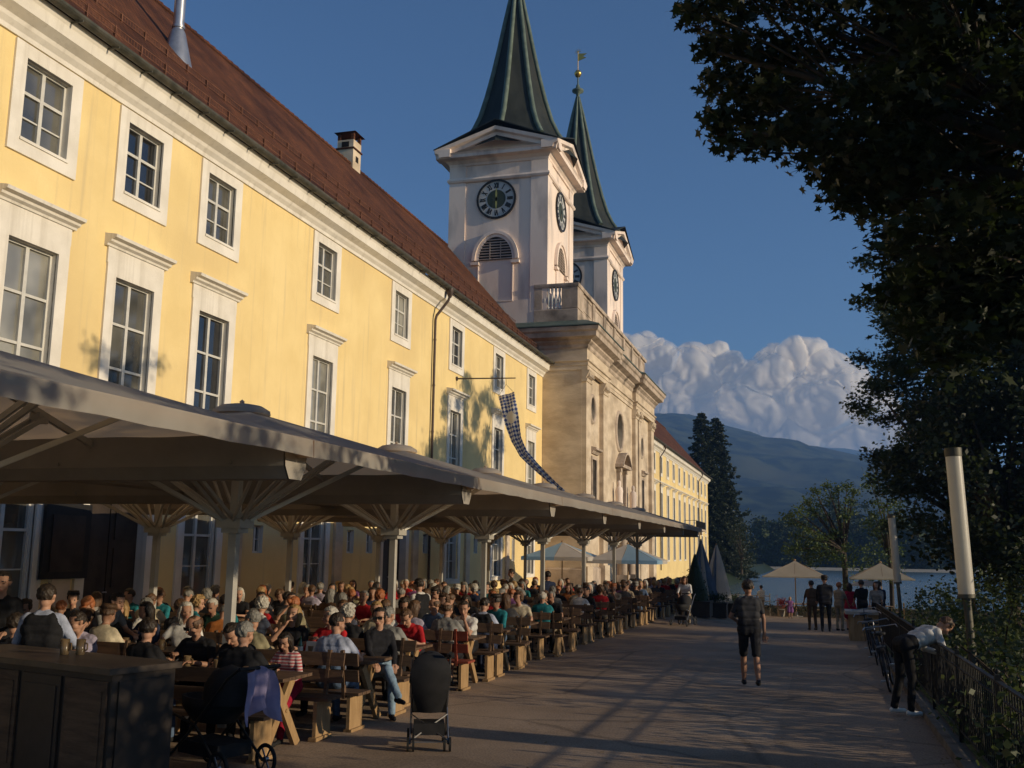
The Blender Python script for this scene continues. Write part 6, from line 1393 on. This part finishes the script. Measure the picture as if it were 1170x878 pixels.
    # features: eyes, brows, mouth, soft wrinkles
    hi = np.array(HM.inverted())[:3, :]; hc = c @ hi[:, :3].T+hi[:, 3]; front = (hc[:, 1] > .06) & (idx == 0)
    e = front & (np.minimum(np.hypot(hc[:, 0]-.034, (hc[:, 2]-.080)*1.8), np.hypot(hc[:, 0]+.034, (hc[:, 2]-.080)*1.8)) < .013); idx[e] = 4
    if vox < .015:
        e = front & (np.abs(np.abs(hc[:, 0])-.036) < .020) & (np.abs(hc[:, 2]-.106) < .0055); idx[e] = 4
    e = front & (np.abs(hc[:, 0]) < .024) & (np.abs(hc[:, 2]-.012) < .009) & (hc[:, 1] > .075); idx[e] = 5
    m2.materials.clear()
    for q in (SKIN, CLOTH['grey'], CLOTH['dark'], M['rubber'], FEAT, LIPS, CLOTH['black']): m2.materials.append(q)
    m2.polygons.foreach_set('material_index', idx.astype(np.int32))
    if vox < .015:  # cloth folds
        nv = len(m2.vertices); v = np.empty(nv*3, np.float32); m2.vertices.foreach_get('co', v); no = np.empty(nv*3, np.float32); m2.vertices.foreach_get('normal', no); v = v.reshape(-1, 3); no = no.reshape(-1, 3)
        vm = np.zeros(nv); li = np.empty(len(m2.loops), np.int32); m2.loops.foreach_get('vertex_index', li); lt = np.empty(n, np.int32); m2.polygons.foreach_get('loop_total', lt); vm[li] = np.isin(np.repeat(idx, lt), (1, 2, 6))
        for i in np.nonzero(vm)[0]:
            p = Vector(v[i]); v[i] += no[i]*(.004*(.5-2*abs(noise.noise(Vector((p.x*8+p.z*5, p.y*7, p.z*6-p.x*6)))))+.0015*noise.noise(p*22))
        m2.vertices.foreach_set('co', v.ravel())
    if size != 1: m2.transform(Matrix.Scale(size, 4))
    m2.polygons.foreach_set('use_smooth', [True]*n); m2.update()
    return m2, (Matrix.Scale(size, 4) @ HM)
def hair_mesh(name, kind, HM, hi=False):
    bm = bmesh.new(); bmesh.ops.create_icosphere(bm, subdivisions=5 if hi else 4, radius=1.)
    for v in bm.verts:
        p = v.co.copy(); d = p.normalized(); r = 1.0
        n = noise.noise(d*3.2+Vector((len(kind), 0, 0)))*.10+noise.noise(d*11)*.05
        x, y, z = d.x*.098, d.y*.112+.0, d.z*.108
        line = {'short': -.05, 'bald': -.05, 'long': -.3, 'bun': -.15, 'curly': -.25, 'cap': .15, 'hat': .15}[kind]
        face = d.y > .30 and d.z < .52+.12*abs(d.x)*0 and abs(d.x) < .85
        k = (.985 if kind in ('short', 'bald') else 1.01)+n*(1.6 if kind == 'curly' else .8)
        if kind == 'curly': k += .12+noise.noise(d*7)*.12
        low = d.z < line-.55
        if kind in ('long',) and d.y < .25 and d.z < .1: z = d.z*.108-.14*min(1, (.1-d.z)*1.5); x *= 1.12; y = d.y*.112*1.05-.01
        elif low: k = .72
        if kind == 'short' and d.z < -.12 and abs(d.x) > .5 and d.y > -.35: k = .7
        if kind == 'bald' and d.z > .42: k = .82
        if face: k = .70
        v.co = Vector((x*k, y*k+.0, z*k+.117))
    if hi:
        for v in bm.verts: v.co *= 1+.035*noise.noise(Vector((v.co.x*260, v.co.y*260, v.co.z*60)))
    if kind in ('bun',): bmesh.ops.create_icosphere(bm, subdivisions=2, radius=.045, matrix=Matrix.Translation((0, -.125, .13)))
    if kind in ('cap', 'hat'):
        if kind == 'hat': bmesh.ops.create_cone(bm, cap_ends=True, segments=24, radius1=.17, radius2=.165, depth=.012, matrix=Matrix.Translation((0, 0, .165)) @ Matrix.Diagonal((.9, 1.05, 1, 1)))
        bmesh.ops.create_cone(bm, cap_ends=True, segments=20, radius1=.112, radius2=.095, depth=.07, matrix=Matrix.Translation((0, 0, .20)) @ Matrix.Diagonal((.95, 1.08, 1, 1)))
        if kind == 'cap': bmesh.ops.create_cone(bm, cap_ends=True, segments=16, radius1=.07, radius2=.07, depth=.008, matrix=Matrix.Translation((0, .12, .175)))
    me = bpy.data.meshes.new(name); bm.to_mesh(me); bm.free(); me.transform(HM); me.polygons.foreach_set('use_smooth', [True]*len(me.polygons)); me.materials.append(HAIRM['dark']); me.update()
    return me
def glasses_mesh(HM):
    b = MB()
    for s in (-1, 1): b.obox((s*.036, .108, .080), (.030, 0, 0), (0, .004, 0), (0, 0, .020)); b.bar((s*.066, .104, .085), (s*.088, .0, .088), .004, .006)
    b.bar((-.01, .112, .084), (.01, .112, .084), .004, .004); b.v = [tuple(HM @ Vector(v)) for v in b.v]
    me = bpy.data.meshes.new('sunglasses'); me.from_pydata(b.v, [], b.f); me.materials.append(M['black']); me.update(); return me
HAIRC = {}
def person(mesh_hm, loc, rz, shirt, trousers, hair, hk, label, skin=None, shoes='rubber', glasses=False, group=None, hi=False, name='person'):
    me, HM = mesh_hm
    o = bpy.data.objects.new(name, me); COL.objects.link(o); o.location = loc; o.rotation_euler[2] = rz; tag(o, label, 'person', group)
    for i, m in ((0, skin or SKIN), (1, CLOTH[shirt]), (2, CLOTH[trousers]), (3, M[shoes])):
        o.material_slots[i].link = 'OBJECT'; o.material_slots[i].material = m
    if hk:
        key = (me.name, hk)
        if key not in HAIRC: HAIRC[key] = hair_mesh('hair', hk, HM, hi)
        h = bpy.data.objects.new('hair' if hk not in ('cap', 'hat') else hk, HAIRC[key]); COL.objects.link(h); h.parent = o; h.material_slots[0].link = 'OBJECT'; h.material_slots[0].material = HAIRM[hair]
    if glasses: q = bpy.data.objects.new('sunglasses', glasses_mesh(HM)); COL.objects.link(q); q.parent = o
    return o
# ---- poses
LO, HI_ = .024, .0085
mug = (.10, .24, 1.16)
POSES = {
 'eat': dict(lean=14, pitch=14, handL=(-.16, .44, .84), handR=(.14, .38, .90), sleeve=.3),
 'talk': dict(lean=3, hyaw=35, handL=(-.2, .38, .84), handR=(.22, .42, .84), sleeve=.3),
 'talk2': dict(lean=6, hyaw=-38, handL=(-.1, .42, .84), handR=(.12, .44, .84), sleeve=1),
 'drink': dict(lean=-2, pitch=-8, handL=(-.2, .40, .84), handR=(.03, .20, 1.12), sleeve=.3),
 'chin': dict(lean=18, pitch=4, hyaw=10, handL=(-.04, .30, 1.02), handR=(.2, .42, .84), sleeve=.7),
 'back': dict(lean=-6, hyaw=12, handL=(-.2, .25, .66), handR=(.16, .26, .68), sleeve=1, fat=.02),
 'bow': dict(lean=26, pitch=30, handL=(-.12, .46, .84), handR=(.12, .46, .84), sleeve=.35),
 'big': dict(lean=10, hyaw=-15, handL=(-.22, .44, .84), handR=(.22, .40, .84), sleeve=.3, width=1.12, fat=.045),
 'slim': dict(lean=8, hyaw=20, handL=(-.14, .42, .84), handR=(.1, .36, .88), sleeve=.2, width=.9),
 'slim2': dict(lean=10, hyaw=-25, pitch=5, handL=(-.12, .36, .95), handR=(.1, .42, .84), sleeve=1, width=.9),
}
LOW = {k: body('seated_'+k, LO, hip=.575, **v) for k, v in POSES.items()}
STAND = {'walkaway': dict(lean=2, handL=(-.26, .10, .86), handR=(.25, .02, .84), feet=((-.1, .22, 0), (.1, -.18, 0), (0, 1, 0)), knees=((0, 1, 0), (0, 1, 0)), sleeve=.3),
         'stand': dict(lean=1, handL=(-.25, .06, .86), handR=(.12, .26, 1.12), feet=((-.12, .02, 0), (.12, -.02, 0), (0, 1, 0)), knees=((0, 1, 0), (0, 1, 0)), sleeve=.3)}
LOWS = {k: body('standing_'+k, .020, seated=False, hip=.93, **v) for k, v in STAND.items()}
SHK = ['white', 'black', 'charcoal', 'dark', 'navy', 'black', 'red', 'khaki', 'white', 'lavender', 'brown', 'navy', 'charcoal', 'beige', 'dark green', 'pink', 'black', 'teal', 'grey', 'charcoal', 'orange', 'purple', 'denim', 'cream', 'navy', 'black']
TRK = ['denim', 'dark', 'navy', 'beige', 'black', 'charcoal', 'denim']
# ---- seats: row, table, side (-1 near bench faces away, +1 far bench faces the camera), place (0 aisle end, 1 middle, 2 inner)
SEATX = (-.42, -1.02, -1.62); SEATY = .60
def seat(row, i, side, k):
    for r_, q, xo, y in TABLES:
        if r_ == row and q == i: return (xo+SEATX[k], y+side*SEATY, g(xo, y)-.0), (0 if side < 0 else PI)
taken = set()
def hero(row, i, side, k, pose, shirt, tr, hair, hk, label, vox=HI_, dx=0, dy=0, rz=0, glasses=False, skin=None, sc=1., **kw):
    p, r_ = seat(row, i, side, k); taken.add((row, i, side, k)); d = dict(POSES.get(pose, {})); d.update(kw)
    m_ = body('seated_guest', vox, hip=.575/sc, size=sc, **d)
    return person(m_, (p[0]+dx, p[1]+dy, p[2]), r_+rz, shirt, tr, hair, hk, label, skin, glasses=glasses, hi=True)
MID = .012
hero(0, 0, 1, 0, 'bow', 'striped', 'crimson', 'dark', 'long', 'child in a red and white striped jersey behind the bread basket', sc=.80, handL=(-.12, .40, .86), handR=(.16, .40, .98), pitch=16, width=.86, lean=16, sleeve=1)
hero(0, 0, 1, 1, 'bow', 'dark', 'black', 'dark', 'short', 'person in dark clothes bending low beside the striped child')
hero(0, 0, -1, 0, 'big', 'black', 'black', 'grey', 'short', 'broad person in black with short grey hair, seen from behind at the first table', sleeve=1)
hero(0, 0, 1, 2, 'eat', 'black', 'dark', 'brown', 'bald', 'balding man with glasses in a black polo shirt at the first front table', glasses=True, hyaw=-25, skin=SKIN2)
hero(0, 0, -1, 2, 'slim', 'black', 'denim', 'dark', 'short', 'dark haired guest in black seen from behind, left of the broad person', sleeve=1)
hero(0, 1, -1, 0, 'talk', 'light blue', 'denim', 'dark', 'short', 'man in a light blue polo shirt and jeans seen from behind at the second table', hyaw=-40, lean=10, sleeve=.3, handR=(.2, .44, .84))
hero(0, 1, 1, 0, 'back', 'dark', 'light denim', 'dark', 'bun', 'woman in sunglasses and a dark red jacket with her jeans legs crossed', glasses=True, dx=.12, rz=R(38), feet=((-.06, .52, 0), (-.10, .66, .22)), knees=((0, 1, .6), (-.2, 1, .8)), width=.9, fat=0, hyaw=-30, handL=(-.12, .34, .68), handR=(.14, .36, .70))
hero(0, 1, 1, 1, 'talk', 'red', 'dark', 'white', 'short', 'white haired man in a red pullover holding a cup at the second table', sleeve=1, handR=(.10, .36, .96), hyaw=-50)
hero(0, 1, -1, 2, 'slim2', 'khaki', 'beige', 'grey', 'short', 'grey haired guest in a khaki shirt at the inner end of the second table', vox=MID, hyaw=70)
hero(0, 1, 1, 2, 'drink', 'dark', 'dark', 'blond', 'long', 'blond woman in dark clothes facing the camera deep at the second table', vox=MID, skin=SKIN)
hero(0, 2, -1, 0, 'big', 'grey', 'dark', 'grey', 'short', 'large man in a grey shirt seen from behind at the third table', sleeve=1, lean=14)
hero(0, 2, 1, 0, 'bow', 'red', 'dark', 'brown', 'short', 'man in a red polo shirt bending over his plate at the third table')
hero(0, 2, -1, 1, 'talk2', 'black', 'dark', 'white', 'curly', 'white haired guest in a black jacket at the third front table', vox=MID)
hero(0, 2, 1, 1, 'slim', 'cream', 'beige', 'blond', 'short', 'guest in a cream jacket with short blond hair at the third table', vox=MID, sleeve=1)
hero(0, 2, 1, 2, 'talk', 'white', 'beige', 'brown', 'short', 'guest in a white jacket at the inner end of the third table', vox=MID, sleeve=1)
hero(0, 3, -1, 0, 'big', 'grey', 'dark', 'brown', 'bald', 'balding man in a light grey shirt on the red bench of the fourth table', vox=MID, fat=.01, width=1)
hero(0, 3, 1, 0, 'chin', 'white', 'black', 'dark', 'short', 'man in a white shirt and black shorts leaning on his arms at the fourth table', vox=MID, bare_leg=.85, lean=20, sleeve=.3)
hero(0, 3, 1, 1, 'talk2', 'denim', 'denim', 'brown', 'bald', 'guest in a faded denim shirt at the middle of the fourth table', vox=MID)
hero(0, 4, -1, 0, 'eat', 'light blue', 'navy', 'dark', 'short', 'guest in a light blue shirt and dark vest at the fifth front table', vox=MID, vest=True)
hero(1, 0, -1, 1, 'slim', 'black', 'dark', 'brown', 'long', 'woman with long brown hair in a black top, seen from behind in the left part', sleeve=1)
hero(1, 0, 1, 0, 'chin', 'lavender', 'denim', 'dark', 'short', 'man in a lavender shirt with a hand at his mouth at the left', handL=(-.03, .20, 1.10), hyaw=-30)
hero(1, 0, -1, 0, 'back', 'dark', 'dark', 'dark', 'short', 'dark haired guest in a dark top, seen from behind right of the lavender shirt', fat=0)
hero(1, 0, 1, 1, 'talk2', 'red', 'dark', 'brown', 'short', 'guest with a red top in profile at the far left table', hyaw=-60)
hero(1, 2, 1, 0, 'slim', 'white', 'beige', 'white', 'curly', 'white haired lady in a white blouse beside the lit umbrella pole', vox=MID, rz=R(150), dy=.1)
hero(1, 2, 1, 2, 'slim2', 'teal', 'dark', 'blond', 'curly', 'blond curly haired woman in a teal top left of the white haired lady', vox=MID, rz=R(140))
hero(1, 2, -1, 2, 'drink', 'plaid', 'denim', 'grey', 'short', 'man in a pale plaid shirt drinking from a glass', vox=MID, rz=R(90), handR=(.02, .22, 1.12), handL=(-.1, .3, .95))
hero(2, 2, -1, 0, 'slim', 'cream', 'beige', 'red', 'short', 'boy with sunlit reddish hair left of the man in plaid', vox=MID, sc=.9)
hero(1, 2, -1, 1, 'talk', 'charcoal', 'dark', 'brown', 'short', 'guest in a charcoal top right of the man in plaid', vox=MID)
# standing people under the canopy and on the promenade
def stander(loc, rz, shirt, tr, hair, hk, label, vox=.010, sc=1., **kw):
    d = dict(seated=False, hip=.93, lean=2, feet=((-.11, .02, 0), (.11, -.02, 0), (0, 1, 0)), knees=((0, 1, 0), (0, 1, 0))); d.update(kw); extra = {k: d.pop(k) for k in ('glasses', 'skin', 'shoes') if k in d}
    m_ = body('standing_figure', vox, size=sc, **d)
    return person(m_, (loc[0], loc[1], g(loc[0], loc[1])), rz, shirt, tr, hair, hk, label, hi=True, **extra)
stander((-1.12, 18.1), R(12), 'charcoal', 'dark', 'dark', 'short', 'man in dark T-shirt and shorts walking away alone on the promenade', vox=.0085, feet=((-.07, .20, .0), (.08, -.34, .07), (0, 1, 0)), bare_leg=.9, sleeve=.3, handL=(-.17, .26, 1.06), handR=(.25, .02, .86), width=.97, fat=.0, skin=SKIN2, sc=1.03)
stander((1.16, 15.7), R(-66), 'white', 'black', 'brown', 'short', 'person in a white shirt and black trousers stooping over the iron fence', vox=.0085, lean=66, pitch=42, handL=(-.14, .66, .82), handR=(.16, .62, .86), feet=((-.11, -.12, 0), (.13, .0, 0), (0, 1, 0)), sleeve=1, shoes='paper', sc=1.02, hip=.95)
stander((-7.75, 8.95), R(20), 'light blue', 'black', 'dark', 'short', 'waiter in a dark vest with light blue sleeves, seen from behind at the left edge', vox=.010, handL=(-.2, .34, 1.1), handR=(.22, .32, 1.08), sleeve=1, fat=.015, vest=True)
stander((-9.5, 10.25), R(208), 'black', 'black', 'dark', 'short', 'standing man in black with a sunlit face near the left edge', vox=.010, handL=(-.16, .34, 1.08), handR=(.16, .34, 1.06), sleeve=1, sc=1.05)
stander((-9.9, 12.35), R(-95), 'grey', 'dark', 'dark', 'short', 'waiter in a pale grey shirt bending forward over a table at the left', vox=.012, lean=48, handL=(-.2, .62, .95), handR=(.1, .66, .90), sleeve=.3)
stander((-7.0, 17.9), R(60), 'white', 'black', 'dark', 'short', 'waiter in a white shirt and black vest standing between the tables', vox=.014, lean=14, handR=(.16, .36, 1.0), sc=.98, vest=True)
for (x, y, rz, sh, tr, ha, hk, lb, kw) in (
    (.28, 36.2, 8, 'dark', 'dark', 'dark', 'hat', 'tall man in dark clothes and a hat, standing with his back turned', dict(width=1.1, fat=.03, sleeve=1, sc=1.06)),
    (-.15, 37.4, 20, 'brown', 'brown', 'dark', 'short', 'figure in brown close on the left of the man with the hat', dict(sc=.97)),
    (.75, 37.8, -30, 'beige', 'beige', 'red', 'bun', 'woman with reddish hair right behind the man with the hat', dict(sc=.95)),
    (1.15, 38.8, 10, 'crimson', 'crimson', 'dark', 'long', 'woman in a dark red dress in the standing group', dict(skirt=True, sc=.94, bare_leg=.5)),
    (1.5, 37.3, 15, 'black', 'dark', 'dark', 'short', 'man in black in the middle of the standing group', dict(sc=1.0)),
    (1.95, 36.8, 170, 'grey', 'black', 'brown', 'long', 'woman in a grey top and black trousers at the right of the standing group', dict(sc=.97)),
    (2.15, 39.0, 0, 'navy', 'navy', 'dark', 'short', 'person in navy behind the woman in the grey top', dict(sc=1.0))):
    stander((x, y), R(rz), sh, tr, ha, hk, lb, vox=.018, **kw)
stander((-1.35, 56.5), R(190), 'purple', 'purple', 'blond', 'long', 'small girl in a purple dress standing alone in the sun', vox=.016, sc=.64, skirt=True, bare_leg=.45, sleeve=.2, handR=(.3, .2, 1.2), handL=(-.3, .1, 1.0))
stander((-4.35, 36.1), R(175), 'white', 'beige', 'brown', 'long', 'woman in a white top bending over the far pram', vox=.018, lean=22, pitch=15, handL=(-.15, .5, 1.0), handR=(.15, .5, 1.0), sc=.98)
stander((-3.0, 60.4), R(30), 'white', 'beige', 'dark', 'short', 'distant person in white by the lake railing', vox=.02, sc=.97)
stander((-7.2, 27.9), R(30), 'navy', 'navy', 'dark', 'short', 'waiter in navy standing tall between the far tables', vox=.018)
stander((-9.3, 31.5), R(120), 'grey', 'dark', 'dark', 'short', 'dark haired person in grey standing far back under the canopy', vox=.018)
t = thing('umbrella', (1.75, 39.5, g(1.75, 39.5)+1.0), 'small white and blue umbrella held open above the standing group', 'umbrella')
m_ = MB(); n = 16; vs_ = []
for k in range(7):
    f = k/6
    for i in range(n): a = 2*PI*i/n; q = .56*math.sin(f*1.35)/math.sin(1.35)*(1-.05*(i % 2)*f); vs_.append((1.75+q*math.cos(a), 39.5+q*math.sin(a), .52+g(1.75, 39.5)+1.0+.24*math.cos(f*1.35)))
m_.add(vs_, [(k*n+i, k*n+(i+1) % n, (k+1)*n+(i+1) % n, (k+1)*n+i) for k in range(6) for i in range(n)]); m_.m = [(i//2) % 2*(1 if (j := 1) else 0) for i in range(len(m_.m))]
m_.build('canopy', [M['whitecloth'], M['whitecloth']], t); m_ = MB(); m_.tube((1.75, 39.5, ORI[t.name][2]), (1.75, 39.5, ORI[t.name][2]+.75), .01, n=6); m_.build('shaft', M['iron'], t)
# ---- the crowd
rc = random.Random(23); combos = {}; count = 0
PLACE = ['aisle end', 'middle', 'inner end']
HK = ['short', 'short', 'long', 'short', 'bun', 'curly', 'bald', 'long', 'cap']
for (row, i, xo, y) in TABLES:
    if row == 1 and i > 13 or row == 2 and i > 10: continue
    for side in (-1, 1):
        for k in range(3):
            if (row, i, side, k) in taken: continue
            if rc.random() > (.86 if row == 0 else .8) or count >= 236: continue
            if row == 0 and i == 0 and side == -1 and k == 1: pass
            pose = rc.choice(list(POSES)); p, r_ = seat(row, i, side, k); sh = rc.choice(SHK); ha = rc.choice(['dark', 'brown', 'grey', 'blond', 'white', 'dark', 'brown', 'red', 'grey']); hk = rc.choice(HK)
            if pose in ('slim', 'slim2') and hk in ('bald',): hk = 'long'
            hd = {'short': 'short %s hair' % ha, 'long': 'long %s hair' % ha, 'bun': '%s hair in a bun' % ha, 'curly': 'curly %s hair' % ha, 'bald': 'thinning %s hair' % ha, 'cap': 'a cap'}[hk]
            lb = '%s-clad guest with %s, %s, %s side, %s %s-row table' % (sh, hd, PLACE[k], 'near' if side < 0 else 'far', ORD[i], ROWN[row])
            person(LOW[pose], (p[0]+rc.uniform(-.07, .07), p[1]+rc.uniform(-.04, .04), p[2]), r_+R(rc.uniform(-14, 14)), sh, rc.choice(TRK), ha, hk, lb, rc.choice([SKIN, SKIN2]), group='guests seated at the tables')
            count += 1
print('crowd', count)
bpy.data.scenes.remove(TMP)
